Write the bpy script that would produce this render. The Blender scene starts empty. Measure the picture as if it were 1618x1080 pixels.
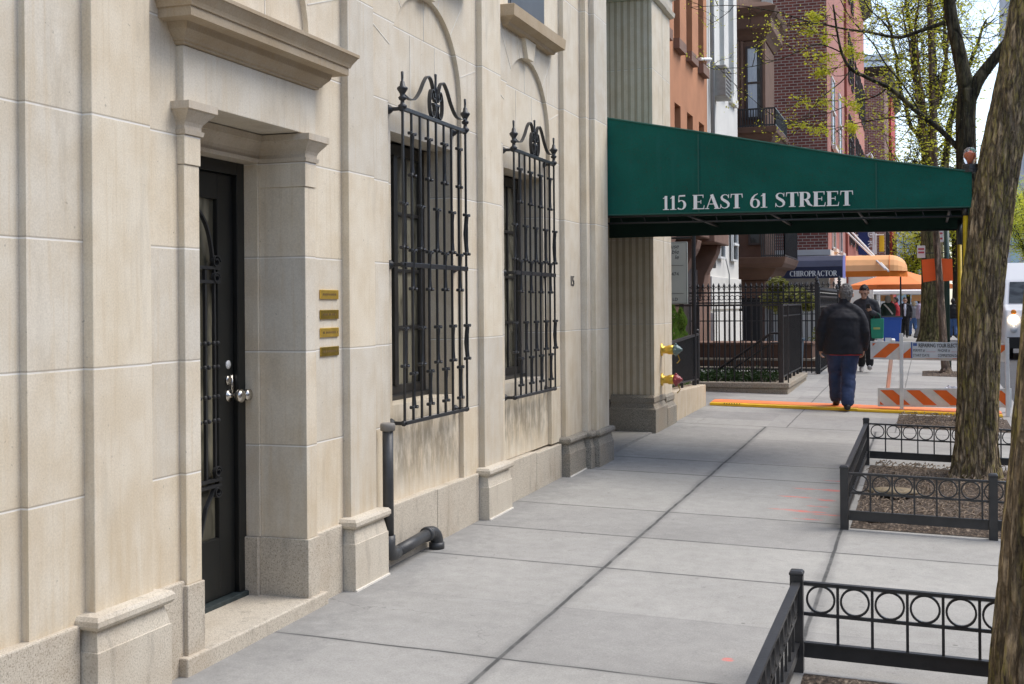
import bpy, bmesh, math, random
from mathutils import Vector, Matrix, noise
R = math.radians
rnd = random.Random(7)
scene = bpy.context.scene
COL = scene.collection

# ------------------------------------------------------------------ camera
F, CX, CY, ROLL, H = 1881.0, 809.0, 482.0, 0.0075, 1.70
YAW = math.atan2(656, F)
FW = Vector((-math.sin(YAW), math.cos(YAW), 0))
RT = Vector((math.cos(YAW), math.sin(YAW), 0))
UP = Vector((0, 0, 1))
CR = RT * math.cos(ROLL) - UP * math.sin(ROLL)
CU = RT * math.sin(ROLL) + UP * math.cos(ROLL)
EYE = Vector((0, 0, H))
cam = bpy.data.cameras.new('camera')
cam.sensor_width = 36
cam.lens = F / 1618 * 36
cam.shift_y = (CY - 540) / 1618
cam.clip_start, cam.clip_end = 0.05, 2000
co = bpy.data.objects.new('camera', cam)
COL.objects.link(co)
m = Matrix((CR, CU, -FW)).transposed().to_4x4()
m.translation = EYE
co.matrix_world = m
scene.camera = co

def ray(x, y): return FW + CR * ((x - CX) / F) + CU * ((CY - y) / F)
def atX(X, x, y):
    d = ray(x, y); return EYE + d * (X / d.x)
def atY(Y, x, y):
    d = ray(x, y); return EYE + d * (Y / d.y)
def gz(X, Y):
    if Y < 22: b = .0125 * Y
    elif Y < 40: b = .275 + .0125 * (Y - 22) - .0245 / 36 * (Y - 22) ** 2
    else: b = .2795 - .009 * (Y - 40)
    return b - .021 * min(X, 1.2)

# ------------------------------------------------------------------ mesh builder
class MB:
    def __init__(s): s.v = []; s.f = []; s.mi = []; s.cur = 0
    def add(s, vs, fs):
        o = len(s.v); s.v += [tuple(v) for v in vs]
        for f in fs: s.f.append([i + o for i in f]); s.mi.append(s.cur)
    def box(s, x0, x1, y0, y1, z0, z1):
        s.add([(x0,y0,z0),(x1,y0,z0),(x1,y1,z0),(x0,y1,z0),(x0,y0,z1),(x1,y0,z1),(x1,y1,z1),(x0,y1,z1)],
              [(3,2,1,0),(4,5,6,7),(0,1,5,4),(1,2,6,5),(2,3,7,6),(3,0,4,7)])
        return s
    def quad(s, a, b, c, d): s.add([a,b,c,d], [(0,1,2,3)]); return s
    def obox(s, c, ax, ay, az):  # oriented box: centre and half-axis vectors
        c = Vector(c); ax, ay, az = Vector(ax), Vector(ay), Vector(az)
        vs = [c+ax*i+ay*j+az*k for k in (-1,1) for j in (-1,1) for i in (-1,1)]
        s.add(vs, [(2,3,1,0),(4,5,7,6),(0,1,5,4),(1,3,7,5),(3,2,6,7),(2,0,4,6)]); return s
    def bar(s, a, b, w, d=None, up=(0,0,1)):
        a, b = Vector(a), Vector(b); d = d or w
        t = (b-a); L = t.length; t.normalize(); u = Vector(up)
        if abs(t.dot(u)) > .95: u = Vector((1,0,0))
        n = t.cross(u).normalized(); u = n.cross(t)
        return s.obox((a+b)/2, n*w/2, t*L/2, u*d/2)
    def loft(s, rings, cap=True, closed=True):
        n = len(rings[0]); o = []
        vs = [p for r in rings for p in r]; fs = []
        for k in range(len(rings)-1):
            for i in range(n if closed else n-1):
                j = (i+1) % n
                fs.append((k*n+i, k*n+j, (k+1)*n+j, (k+1)*n+i))
        if cap:
            fs.append(tuple(range(n))[::-1]); fs.append(tuple((len(rings)-1)*n+i for i in range(n)))
        s.add(vs, fs); return s
    def tube(s, pts, rad, n=8, cap=True, flat=None):
        pts = [Vector(p) for p in pts]
        if not hasattr(rad, '__len__'): rad = [rad]*len(pts)
        rings = []; pn = None
        for i, p in enumerate(pts):
            t = (pts[min(i+1,len(pts)-1)] - pts[max(i-1,0)])
            if t.length < 1e-9: t = Vector((0,0,1))
            t.normalize()
            if pn is None:
                pn = Vector((1,0,0)) if abs(t.x) < .9 else Vector((0,1,0))
                if flat is not None: pn = Vector(flat)
            pn = (pn - t*pn.dot(t))
            if pn.length < 1e-6: pn = t.orthogonal()
            pn.normalize(); b = t.cross(pn)
            rings.append([p + (pn*math.cos(2*math.pi*k/n) + b*math.sin(2*math.pi*k/n))*rad[i] for k in range(n)])
        return s.loft(rings, cap)
    def strap(s, pts, w, th, side):  # flat strap swept along pts, wide along 'side'
        pts = [Vector(p) for p in pts]; sd = Vector(side); rings = []
        for i, p in enumerate(pts):
            t = (pts[min(i+1,len(pts)-1)] - pts[max(i-1,0)]).normalized()
            b = t.cross(sd).normalized()
            rings.append([p+sd*w/2+b*th/2, p-sd*w/2+b*th/2, p-sd*w/2-b*th/2, p+sd*w/2-b*th/2])
        return s.loft(rings)
    def lathe(s, base, axis, prof, n=14):  # prof: (distance along axis, radius)
        base = Vector(base); a = Vector(axis).normalized(); u = a.orthogonal().normalized(); w = a.cross(u)
        return s.loft([[base+a*d+(u*math.cos(2*math.pi*k/n)+w*math.sin(2*math.pi*k/n))*max(r,1e-4) for k in range(n)] for d, r in prof])
    def sphere(s, c, r, n=12, m=8):
        c = Vector(c); r = Vector(r) if hasattr(r,'__len__') else Vector((r,r,r))
        rings = []
        for i in range(m+1):
            a = -math.pi/2 + math.pi*i/m; a = max(min(a,1.5),-1.5)
            rings.append([c+Vector((r.x*math.cos(a)*math.cos(2*math.pi*k/n), r.y*math.cos(a)*math.sin(2*math.pi*k/n), r.z*math.sin(a))) for k in range(n)])
        return s.loft(rings)
    def prism(s, poly, axis, a0, a1):  # polygon in the two other axes, extruded along axis
        def P(u, v, a): return {'x':(a,u,v),'y':(u,a,v),'z':(u,v,a)}[axis]
        n = len(poly)
        vs = [P(u,v,a0) for u,v in poly]+[P(u,v,a1) for u,v in poly]
        fs = [tuple(range(n))[::-1], tuple(range(n,2*n))]+[(i,(i+1)%n,n+(i+1)%n,n+i) for i in range(n)]
        s.add(vs, fs); return s
    def build(s, name, mats, parent=None, smooth=False, bevel=0, loc=None):
        me = bpy.data.meshes.new(name)
        off = Vector(loc) if loc is not None else Vector((0,0,0))
        me.from_pydata([tuple(Vector(v)-off) for v in s.v], [], s.f)
        if not isinstance(mats, (list,tuple)): mats = [mats]
        for mm in mats: me.materials.append(mm)
        me.polygons.foreach_set('material_index', s.mi)
        bm = bmesh.new(); bm.from_mesh(me)
        bmesh.ops.recalc_face_normals(bm, faces=bm.faces); bm.to_mesh(me); bm.free()
        if smooth: me.polygons.foreach_set('use_smooth', [True]*len(me.polygons))
        me.update()
        o = bpy.data.objects.new(name, me); COL.objects.link(o)
        if loc is not None: o.location = off
        if parent is not None:
            o.parent = parent
            p = Vector((0,0,0)); q = parent
            while q is not None: p = p + Vector(q.location); q = q.parent
            o.location = Vector(o.location) - p if loc is not None else -p
        if bevel:
            b = o.modifiers.new('bevel','BEVEL'); b.width = bevel; b.segments = 2; b.limit_method = 'ANGLE'; b.angle_limit = R(40)
            b.harden_normals = False
        if smooth == 'auto':
            try: me.set_sharp_from_angle(angle=R(35))
            except Exception: pass
        return o

def tag(o, label=None, cat=None, group=None, kind=None):
    if label: o['label'] = label
    if cat: o['category'] = cat
    if group: o['group'] = group
    if kind: o['kind'] = kind
    return o
def thing(name, label, cat, loc=(0,0,0), group=None):
    o = bpy.data.objects.new(name, None); COL.objects.link(o); o.location = loc
    o.empty_display_size = .2
    return tag(o, label, cat, group)
def copy_tree(o, parent=None):
    c = o.copy(); COL.objects.link(c)
    if parent is not None: c.parent = parent
    for ch in list(o.children): copy_tree(ch, c)
    return c

# ------------------------------------------------------------------ materials
class NT:
    def __init__(s, name):
        s.m = bpy.data.materials.new(name); s.m.use_nodes = True
        s.t = s.m.node_tree; s.b = s.t.nodes['Principled BSDF']; s.pos = None
    def n(s, typ, **kw):
        nd = s.t.nodes.new(typ)
        for k, v in kw.items():
            if k.startswith('i_'):
                key = k[2:]; key = int(key) if key.isdigit() else key
                s.set(nd, key, v)
            else: setattr(nd, k, v)
        return nd
    def set(s, nd, key, v):
        if isinstance(v, bpy.types.NodeSocket): s.t.links.new(v, nd.inputs[key])
        else: nd.inputs[key].default_value = v
    def P(s):
        if s.pos is None: s.pos = s.n('ShaderNodeNewGeometry').outputs['Position']
        return s.pos
    def O(s): return s.n('ShaderNodeTexCoord').outputs['Object']
    def math(s, op, a, b=None, c=None, clamp=False):
        nd = s.n('ShaderNodeMath', operation=op, use_clamp=clamp); s.set(nd, 0, a)
        if b is not None: s.set(nd, 1, b)
        if c is not None: s.set(nd, 2, c)
        return nd.outputs[0]
    def scale(s, vec, sc):
        nd = s.n('ShaderNodeMapping'); s.set(nd,'Vector',vec); nd.inputs['Scale'].default_value = sc; return nd.outputs[0]
    def noise(s, vec, sc, det=4, rough=.55, out=0):
        nd = s.n('ShaderNodeTexNoise'); s.set(nd,'Vector',vec); nd.inputs['Scale'].default_value = sc
        nd.inputs['Detail'].default_value = det; nd.inputs['Roughness'].default_value = rough; return nd.outputs[out]
    def ramp(s, fac, stops):
        nd = s.n('ShaderNodeValToRGB'); s.set(nd,0,fac); e = nd.color_ramp.elements
        while len(e) < len(stops): e.new(.5)
        for el,(p,c) in zip(e, stops):
            el.position = p; el.color = c if len(c)==4 else (*c,1)
        return nd.outputs[0]
    def mix(s, fac, a, b, mode='MIX'):
        nd = s.n('ShaderNodeMix', data_type='RGBA', blend_type=mode); s.set(nd,0,fac)
        for k, v in ((6,a),(7,b)):
            s.set(nd, k, (*v,1) if isinstance(v,tuple) and len(v)==3 else v)
        return nd.outputs[2]
    def sep(s, v):
        nd = s.n('ShaderNodeSeparateXYZ'); s.set(nd,0,v); return nd.outputs
    def comb(s, x, y, z):
        nd = s.n('ShaderNodeCombineXYZ'); s.set(nd,0,x); s.set(nd,1,y); s.set(nd,2,z); return nd.outputs[0]
    def out(s, col=None, rough=None, bump=None, strength=.3, dist=.01, **kw):
        if col is not None: s.set(s.b,'Base Color', (*col,1) if isinstance(col,tuple) and len(col)==3 else col)
        if rough is not None: s.set(s.b,'Roughness',rough)
        if bump is not None:
            nd = s.n('ShaderNodeBump'); s.set(nd,'Height',bump); nd.inputs['Strength'].default_value = strength; nd.inputs['Distance'].default_value = dist
            s.t.links.new(nd.outputs[0], s.b.inputs['Normal'])
        for k, v in kw.items(): s.set(s.b, k.replace('_',' '), v)
        return s.m
    def sstep(s, x, a, b):
        nd = s.n('ShaderNodeMapRange', interpolation_type='SMOOTHSTEP'); s.set(nd,0,x); nd.inputs[1].default_value = a; nd.inputs[2].default_value = b
        return nd.outputs[0]

def simple(name, col, rough=.6, var=.12, sc=6, bump=.0, metal=0, bsc=60, spec=.5, obj=False):
    t = NT(name); p = t.O() if obj else t.P()
    nz = t.noise(p, sc, 5)
    c = t.ramp(nz, [(.25, tuple(x*(1-var) for x in col)), (.75, tuple(min(1,x*(1+var)) for x in col))])
    kw = dict(Metallic=metal, Specular_IOR_Level=spec)
    if bump: return t.out(c, rough, t.noise(p, bsc, 3), bump, .005, **kw)
    return t.out(c, rough, **kw)

def stone(name, col, h=.489, phase=0.0, stains=False, vj=None):
    t = NT(name); p = t.P(); x, y, z = t.sep(p)
    q = t.math('DIVIDE', t.math('SUBTRACT', z, phase), h)
    wn = t.n('ShaderNodeTexWhiteNoise', noise_dimensions='3D')
    bl = t.math('FLOOR', q)
    oi = t.n('ShaderNodeObjectInfo').outputs['Random']
    t.set(wn, 'Vector', t.comb(t.math('MULTIPLY', oi, 37.0), (t.math('FLOOR', t.math('DIVIDE', t.math('SUBTRACT', y, 3.96), 2.12)) if h < .6 else 0.0), bl))
    tint = t.ramp(wn.outputs['Value'], [(0,(.87,.88,.90)),(.35,(.97,.965,.96)),(.7,(1.0,.965,.91)),(1,(1.05,1.04,1.01))])
    nz = t.noise(p, 5, 6)
    streak = t.noise(t.scale(p,(22,22,.9)), 2.0, 7, .65)
    fine = t.noise(p, 130, 3, .75)
    c = t.mix(1, t.mix(t.sstep(nz,.3,.75), col, tuple(k*f for k,f in zip(col,(.90,.86,.80)))), tint, 'MULTIPLY')
    c = t.mix(t.math('MULTIPLY', t.sstep(streak,.50,.66), .34), c, tuple(k*f for k,f in zip(col,(.80,.70,.55))))
    c = t.mix(1, c, t.ramp(fine, [(.36,(.90,.895,.89)),(.62,(1.05,1.05,1.05))]), 'MULTIPLY')
    # soot gathered in tall soft patches
    soot = t.noise(t.scale(p,(3.5,3.5,.7)), 1.3, 8, .66)
    c = t.mix(t.math('MULTIPLY', t.sstep(soot,.53,.72), .30), c, (.33,.28,.21))
    pits = t.noise(p, 46, 2, .5)
    c = t.mix(t.math('MULTIPLY', t.sstep(pits,.73,.78), .45), c, (.20,.17,.13))
    # yellowed foot of the wall
    low = t.math('SUBTRACT', 1, t.sstep(z, .45, 1.5))
    c = t.mix(t.math('MULTIPLY', t.math('MULTIPLY', low, t.sstep(t.noise(t.scale(p,(7,7,1.1)),1.8,5),.3,.75)), .42), c, (.50,.36,.19))
    if stains:
        band = t.math('MULTIPLY', t.sstep(z,.50,.74), t.math('SUBTRACT',1,t.sstep(z,.97,1.07)))
        st = t.noise(t.scale(p,(8,8,2.6)), 1.6, 8, .7)
        c = t.mix(t.math('MULTIPLY', t.math('MULTIPLY', band, t.sstep(st,.36,.60)), .62), c, (.20,.165,.115))
    fr = t.math('FRACT', q)
    d = t.math('MINIMUM', fr, t.math('SUBTRACT', 1, fr))
    jm = t.math('SUBTRACT', 1, t.sstep(d, .0022/h, .0046/h))
    dk = t.math('MULTIPLY', t.math('LESS_THAN', fr, .009/h), t.math('GREATER_THAN', fr, .003/h))
    jn = t.sstep(t.noise(t.scale(p,(1,3,1)), 2.0, 2),.30,.5)
    c = t.mix(t.math('MULTIPLY',dk,.42), c, (.16,.13,.10))
    c = t.mix(t.math('MULTIPLY', jm, t.math('MULTIPLY_ADD', jn,.6,.35)), c, (.80,.77,.71))
    hgt = t.math('SUBTRACT', t.math('ADD', t.math('MULTIPLY', fine,.25), t.math('MULTIPLY', nz,.5)), t.math('MULTIPLY', jm, .6))
    return t.out(c, .85, hgt, .28, .004, Specular_IOR_Level=.25)

def granite(name, a, b, c3, sc=160, stain=.35):
    t = NT(name); p = t.P()
    nz = t.noise(p, sc, 3, .7); big = t.noise(p, 3.2, 6, .6)
    c = t.ramp(nz, [(.38,b),(.46,a),(.56,a),(.63,c3)])
    c = t.mix(t.math('MULTIPLY', t.sstep(big,.42,.72), stain), c, (.34,.25,.16))
    st = t.noise(t.scale(p,(6,6,1.2)), 2.2, 5)
    c = t.mix(t.math('MULTIPLY', t.sstep(st,.55,.75), .35), c, (.15,.13,.11))
    return t.out(c, .8, nz, .35, .004, Specular_IOR_Level=.3)

def brick(name, a, b, mort, axis, row=.094, w=.25, msize=.011):
    t = NT(name); p = t.P(); x, y, z = t.sep(p)
    v = t.comb(x if axis=='x' else y, z, 0.0)
    nd = t.n('ShaderNodeTexBrick'); t.set(nd,'Vector',v)
    nd.inputs['Color1'].default_value = (*a,1); nd.inputs['Color2'].default_value = (*b,1); nd.inputs['Mortar'].default_value = (*mort,1)
    nd.inputs['Scale'].default_value = 1; nd.inputs['Mortar Size'].default_value = msize; nd.inputs['Brick Width'].default_value = w; nd.inputs['Row Height'].default_value = row
    nd.inputs['Bias'].default_value = -.2
    c = t.mix(.35, nd.outputs[0], t.ramp(t.noise(p,1.2,4),[(.3,(.5,.5,.5)),(.7,(1.2,1.2,1.2))]), 'MULTIPLY')
    return t.out(c, .88, nd.outputs[1], -.3, .01)

LIME = (.735,.675,.565)
M = {}
M['stone'] = stone('limestone_courses', LIME)
M['stone2'] = stone('limestone_tall_blocks', LIME, .978, .489)
M['stone_panel'] = stone('limestone_panel', LIME, .489, 0, True)
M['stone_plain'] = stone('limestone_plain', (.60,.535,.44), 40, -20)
M['cornice'] = stone('weathered_cornice', (.50,.405,.285), 40, -20)
M['granite'] = granite('granite', (.55,.49,.395), (.33,.285,.225), (.65,.59,.495), 150, .30)
M['granite_dark'] = granite('granite_dark', (.30,.27,.22), (.09,.08,.065), (.45,.41,.34))
M['granite_fine'] = granite('fine_granite', (.60,.54,.44), (.43,.38,.30), (.67,.61,.51), 140, .28)
M['mortar'] = simple('pale_mortar', (.74,.70,.62), .9)
M['iron'] = simple('black_iron', (.022,.023,.025), .42, .3, 14, .15, bsc=40)
M['iron_grey'] = simple('worn_black_iron', (.034,.034,.035), .4, .3, 10, .15)
M['door'] = simple('black_door_paint', (.011,.012,.0115), .38, .25, 5, .05)
M['bronze'] = simple('dark_bronze', (.03,.028,.026), .4, .3, 8)
M['verdigris'] = simple('verdigris_threshold', (.03,.042,.044), .6, .5, 20)
M['brass'] = simple('brass', (.78,.52,.10), .42, .15, 20, metal=.85)
M['brass_dull'] = simple('dull_brass', (.50,.35,.07), .42, .25, 18, metal=1)
M['nickel'] = simple('nickel', (.62,.58,.52), .25, .1, metal=1)
M['letter_white'] = simple('lettering_white', (.88,.87,.85), .6, .03)
M['white'] = simple('white_paint', (.78,.78,.76), .5, .05)
M['black'] = simple('black_matt', (.012,.012,.013), .7)
M['ink'] = simple('black_ink', (.03,.03,.035), .7, .05)
M['green_pole'] = simple('dark_green_pole', (.012,.045,.034), .4)
M['yellow'] = simple('yellow_paint', (.62,.42,.01), .45, .25, 9)
M['orange_card'] = simple('orange_card', (.95,.135,.02), .7, .05)
M['pipe'] = simple('dark_pipe', (.045,.046,.047), .45, .3, 14, .2)
M['pipe_cap'] = simple('pipe_cap', (.20,.185,.165), .6, .2)
M['grey_stone'] = granite('kerbstone', (.36,.36,.35), (.2,.2,.2), (.45,.45,.44), 120, .1)

def glass(name, col, rough=.04, spec=.5):
    t = NT(name); p = t.P()
    nz = t.noise(t.scale(p,(1,2.5,1)), 2.2, 3)
    c = t.ramp(nz, [(.42, tuple(k*.3 for k in col)), (.56, col)])
    return t.out(c, rough, t.noise(p, 1.5, 1), .02, .02, Specular_IOR_Level=spec)
M['glass'] = glass('dark_window_glass', (.27,.25,.18), .04, .9)
M['glass_far'] = glass('far_window_glass', (.06,.07,.075), .1, .4)
M['curtain'] = simple('pale_curtain', (.55,.60,.64), .8, .1, 3)

# awning cloth
t = NT('green_awning_cloth'); p = t.P()
wv = t.noise(p, 160, 2); big = t.noise(p, 2.0, 5)
c = t.ramp(big, [(.3,(.001,.076,.056)),(.7,(.003,.110,.082))])
c = t.mix(1, c, t.ramp(wv,[(.3,(.8,.8,.8)),(.7,(1.2,1.2,1.2))]), 'MULTIPLY')
c = t.mix(t.math('MULTIPLY',t.sstep(t.noise(p,45,4,.7),.55,.68),.55), c, (.028,.050,.034))
c = t.mix(t.math('MULTIPLY',t.sstep(t.noise(t.scale(p,(7,7,.9)),1.5,6,.65),.52,.70),.38), c, (.012,.11,.09))
M['awning'] = t.out(c, .8, wv, .15, .003, Specular_IOR_Level=.3)
M['awning_shaded'] = simple('shaded_awning_cloth', (.006,.030,.022), .85)  # canopy green darkened: the shade beneath is put into the colour
M['awning_seam'] = simple('awning_seam', (.02,.10,.075), .8)

# sidewalk: concrete flags with joints, stains and red spray marks
t = NT('concrete_flags'); p = t.P(); x, y, z = t.sep(p)
big = t.noise(p, .9, 7, .62); mid = t.noise(p, 9, 8, .72); fine = t.noise(p, 130, 3, .75)
wn = t.n('ShaderNodeTexWhiteNoise', noise_dimensions='2D')
t.set(wn,'Vector', t.comb(t.math('FLOOR', t.math('DIVIDE', t.math('ADD',x,1.84),1.27)), t.math('FLOOR', t.math('DIVIDE',t.math('SUBTRACT',y,6.907),.914)),0.0))
c = t.ramp(big, [(.34,(.322,.312,.290)),(.5,(.355,.344,.320)),(.66,(.382,.370,.344))])
c = t.mix(1, c, t.ramp(wn.outputs['Value'],[(0,(.88,.88,.89)),(.5,(1,1,1)),(1,(1.07,1.07,1.06))]), 'MULTIPLY')
c = t.mix(1, c, t.ramp(mid,[(.36,(.92,.92,.92)),(.62,(1.05,1.05,1.05))]), 'MULTIPLY')
c = t.mix(1, c, t.ramp(fine,[(.36,(.86,.86,.86)),(.64,(1.1,1.1,1.1))]), 'MULTIPLY')
spots = t.noise(p, 17, 2, .5)
c = t.mix(t.math('MULTIPLY',t.sstep(spots,.70,.74),.30), c, (.16,.155,.145))
vo = t.n('ShaderNodeTexVoronoi', feature='F1'); t.set(vo,'Vector',p); vo.inputs['Scale'].default_value=3.6
gum = t.math('MULTIPLY', t.math('SUBTRACT',1,t.sstep(vo.outputs['Distance'],.035,.055)), t.sstep(t.noise(p,1.7,2),.48,.52))
c = t.mix(t.math('MULTIPLY',gum,.55), c, (.10,.097,.09))
vl = t.noise(t.scale(p,(1.2,.5,1)), 2.6, 8, .7)
c = t.mix(t.math('MULTIPLY',t.sstep(vl,.56,.68),.20), c, (.19,.187,.18))
wq = t.n('ShaderNodeVectorMath', operation='MULTIPLY_ADD'); t.set(wq,0,t.noise(p,3.0,6,.65,1)); wq.inputs[1].default_value=(.55,.55,0); t.set(wq,2,p)
ve = t.n('ShaderNodeTexVoronoi', feature='DISTANCE_TO_EDGE'); t.set(ve,'Vector',wq.outputs[0]); ve.inputs['Scale'].default_value=.42
ck = t.math('MULTIPLY', t.math('SUBTRACT',1,t.sstep(ve.outputs['Distance'],.0008,.0028)), t.sstep(t.noise(p,.55,2),.55,.62))
c = t.mix(t.math('MULTIPLY',ck,.45), c, (.09,.088,.085))
pale = t.noise(t.scale(p,(1,1.5,1)), 3.7, 6, .65)
c = t.mix(t.math('MULTIPLY',t.sstep(pale,.58,.70),.20), c, (.42,.415,.40))
wob = t.math('MULTIPLY', t.math('SUBTRACT', t.noise(p, 2.2, 3), .5), .022)
def line_dist(coord, vals):
    d = None
    for v in vals:
        e = t.math('ABSOLUTE', t.math('SUBTRACT', t.math('ADD', coord, wob), v))
        d = e if d is None else t.math('MINIMUM', d, e)
    return d
near = t.math('LESS_THAN', y, 14.5)
dl = line_dist(x, [-1.84, -.575]); dl = t.math('ADD', dl, t.math('MULTIPLY', t.math('SUBTRACT',1,near), 5))
dl2 = line_dist(x, [-1.60, -.36]); dl2 = t.math('ADD', dl2, t.math('MULTIPLY', near, 5))
dt = line_dist(y, [1.41,3.24,5.066,6.907,7.821,8.77,10.56,11.43,14.5,16.8,18.4,20.4,22.4,24.6,27,29.6,32,35,38,42])
dfaint = line_dist(y, [5.98, 9.66, 12.6])
dirtw = t.math('MULTIPLY_ADD', t.noise(p, 3, 4), .14, .0)
dirt = t.math('SUBTRACT', 1, t.sstep(t.math('DIVIDE', dl, dirtw), .1, 1.0))
c = t.mix(t.math('MULTIPLY', dirt, .38), c, (.13,.13,.128))
jl = t.math('MAXIMUM', t.math('SUBTRACT',1,t.sstep(dl,.006,.015)), t.math('MULTIPLY',t.math('SUBTRACT',1,t.sstep(dl2,.005,.012)),.75))
dirt2 = t.math('SUBTRACT', 1, t.sstep(dt, .0, .045))
c = t.mix(t.math('MULTIPLY', dirt2, .22), c, (.15,.15,.148))
jt = t.math('SUBTRACT',1,t.sstep(dt,.005,.013))
jj = t.math('MAXIMUM', jl, jt)
jj = t.math('MULTIPLY', jj, t.math('MULTIPLY_ADD', t.sstep(t.noise(p,5,3),.3,.6), .4, .6))
c = t.mix(t.math('MULTIPLY', jj, .88), c, (.055,.055,.054))
c = t.mix(t.math('MULTIPLY', t.math('SUBTRACT',1,t.sstep(dfaint,.002,.009)), .25), c, (.2,.2,.2))
# grime along the foot of the facade
wallg = t.math('SUBTRACT', 1, t.sstep(t.math('ADD', x, t.math('MULTIPLY', mid, .5)), -2.85, -2.35))
c = t.mix(t.math('MULTIPLY', wallg, .45), c, (.15,.148,.143))
# red spray marks
red = None
for (mx,my,rx,ry) in [(-.76,10.2,.10,.07),(-.95,10.2,.16,.03),(-.76,9.72,.09,.055),(-.98,9.78,.20,.03),(-.80,9.42,.11,.03),(-.88,9.18,.19,.05),(-1.03,9.2,.15,.03),(-.70,9.1,.14,.035),(-.83,8.88,.13,.025),(-.865,5.415,.035,.035),(-.75,10.7,.14,.03)]:
    e = t.math('ADD', t.math('POWER', t.math('DIVIDE', t.math('SUBTRACT', x, mx), rx), 2), t.math('POWER', t.math('DIVIDE', t.math('SUBTRACT', y, my), ry), 2))
    e = t.math('SUBTRACT', 1, t.math('MINIMUM', e, 1))
    red = e if red is None else t.math('MAXIMUM', red, e)
rm = t.math('MULTIPLY', t.sstep(red,.05,.7), t.sstep(t.noise(t.scale(p,(2.5,8,1)), 5, 5,.7),.34,.58))
c = t.mix(t.math('MULTIPLY', rm, .78), c, (.74,.17,.14))
M['concrete'] = t.out(c, .88, t.math('SUBTRACT', t.math('MULTIPLY', fine,.25), t.math('MULTIPLY',jj,.8)), .35, .006, Specular_IOR_Level=.3)
M['asphalt'] = simple('asphalt', (.06,.06,.062), .85, .25, 1.5, .4, bsc=150)

def bark(name, base, dark, moss, msc=.5, sc=1.0):
    t = NT(name); p = t.O()
    s1 = t.noise(t.scale(p,(30*sc,30*sc,3.4*sc)), 1.0, 8, .72)
    s2 = t.noise(t.scale(p,(60*sc,60*sc,14*sc)), 1.0, 4, .7)
    c = t.ramp(s1, [(.40,dark),(.49,base),(.60,tuple(k*2.1 for k in base))])
    c = t.mix(1, c, t.ramp(s2,[(.38,(.55,.55,.55)),(.6,(1.35,1.35,1.3))]), 'MULTIPLY')
    mm = t.noise(t.scale(p,(9,9,1.5)), 1.5, 8, .7)
    c = t.mix(t.math('MULTIPLY', t.math('MULTIPLY', t.sstep(mm,.42,.58), t.sstep(s2,.42,.56)), msc), c, moss)
    c = t.mix(t.math('MULTIPLY', t.sstep(t.noise(p, 34, 2),.70,.76), .5), c, (.36,.33,.27))
    # broken plates parted by dark cracks
    wq = t.n('ShaderNodeVectorMath', operation='MULTIPLY_ADD'); t.set(wq,0,t.noise(p,7*sc,4,.6,1)); wq.inputs[1].default_value=(.9,.9,.9); t.set(wq,2,t.scale(p,(17*sc,17*sc,4.2*sc)))
    ve = t.n('ShaderNodeTexVoronoi', feature='DISTANCE_TO_EDGE'); t.set(ve,'Vector',wq.outputs[0]); ve.inputs['Scale'].default_value=1.0
    vc = t.n('ShaderNodeTexVoronoi', feature='F1'); t.set(vc,'Vector',wq.outputs[0]); vc.inputs['Scale'].default_value=1.0
    crack = t.sstep(ve.outputs['Distance'], .01, .16)
    c = t.mix(1, c, t.ramp(t.sep(vc.outputs['Color'])[0],[(0,(.72,.72,.74)),(1,(1.28,1.24,1.18))]), 'MULTIPLY')
    c = t.mix(t.math('MULTIPLY',t.math('SUBTRACT',1,crack),.58), c, dark)
    return t.out(c, .9, t.math('ADD', t.math('MULTIPLY',crack,.8), t.math('ADD', t.math('MULTIPLY',s1,.6), t.math('MULTIPLY', s2,.4))), .85, .02, Specular_IOR_Level=.2)
M['bark'] = bark('mossy_bark', (.215,.168,.115), (.070,.054,.038), (.26,.23,.06), .75)
M['bark_far'] = bark('dark_bark', (.050,.043,.030), (.016,.014,.010), (.05,.055,.018), .6, .6)
M['bark_moss'] = bark('green_mossy_bark', (.12,.10,.055), (.035,.03,.018), (.13,.14,.03), .6, .5)
M['bark_pale'] = bark('pale_bark', (.19,.145,.115), (.09,.07,.055), (.14,.13,.06), .3, .5)
def leafm(name, a, b):
    t = NT(name); p = t.P()
    nz = t.noise(p, 2.2, 3); n2 = t.noise(p, 30, 2)
    c = t.ramp(t.math('MULTIPLY_ADD', n2, .5, t.math('MULTIPLY',nz,.5)), [(.3,a),(.7,b)])
    m = t.out(c, .6, Specular_IOR_Level=.3)
    # thin leaves let light through
    tr = t.n('ShaderNodeBsdfTranslucent'); t.set(tr,'Color',c)
    mx = t.n('ShaderNodeMixShader'); mx.inputs[0].default_value = .45
    t.t.links.new(t.b.outputs[0], mx.inputs[1]); t.t.links.new(tr.outputs[0], mx.inputs[2])
    t.t.links.new(mx.outputs[0], t.t.nodes['Material Output'].inputs[0]); return m
M['leaf'] = leafm('spring_leaves', (.46,.50,.03), (.74,.72,.09))
M['leaf_dark'] = leafm('evergreen_leaves', (.035,.085,.015), (.10,.19,.03))
M['leaf_olive'] = leafm('shrub_leaves', (.13,.15,.03), (.33,.33,.11))
M['ivy'] = leafm('ivy_leaves', (.012,.030,.010), (.035,.065,.02))
t = NT('mulch'); p = t.P()
a = t.noise(t.scale(p,(1,1,1)), 38, 4, .7); b = t.noise(t.scale(p,(1.0,.35,1)), 55, 3, .7)
c = t.ramp(t.math('MULTIPLY_ADD', a,.5,t.math('MULTIPLY',b,.5)), [(.40,(.025,.017,.012)),(.52,(.085,.060,.042)),(.63,(.30,.235,.175))])
M['mulch'] = t.out(c, .95, a, .8, .02)
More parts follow.
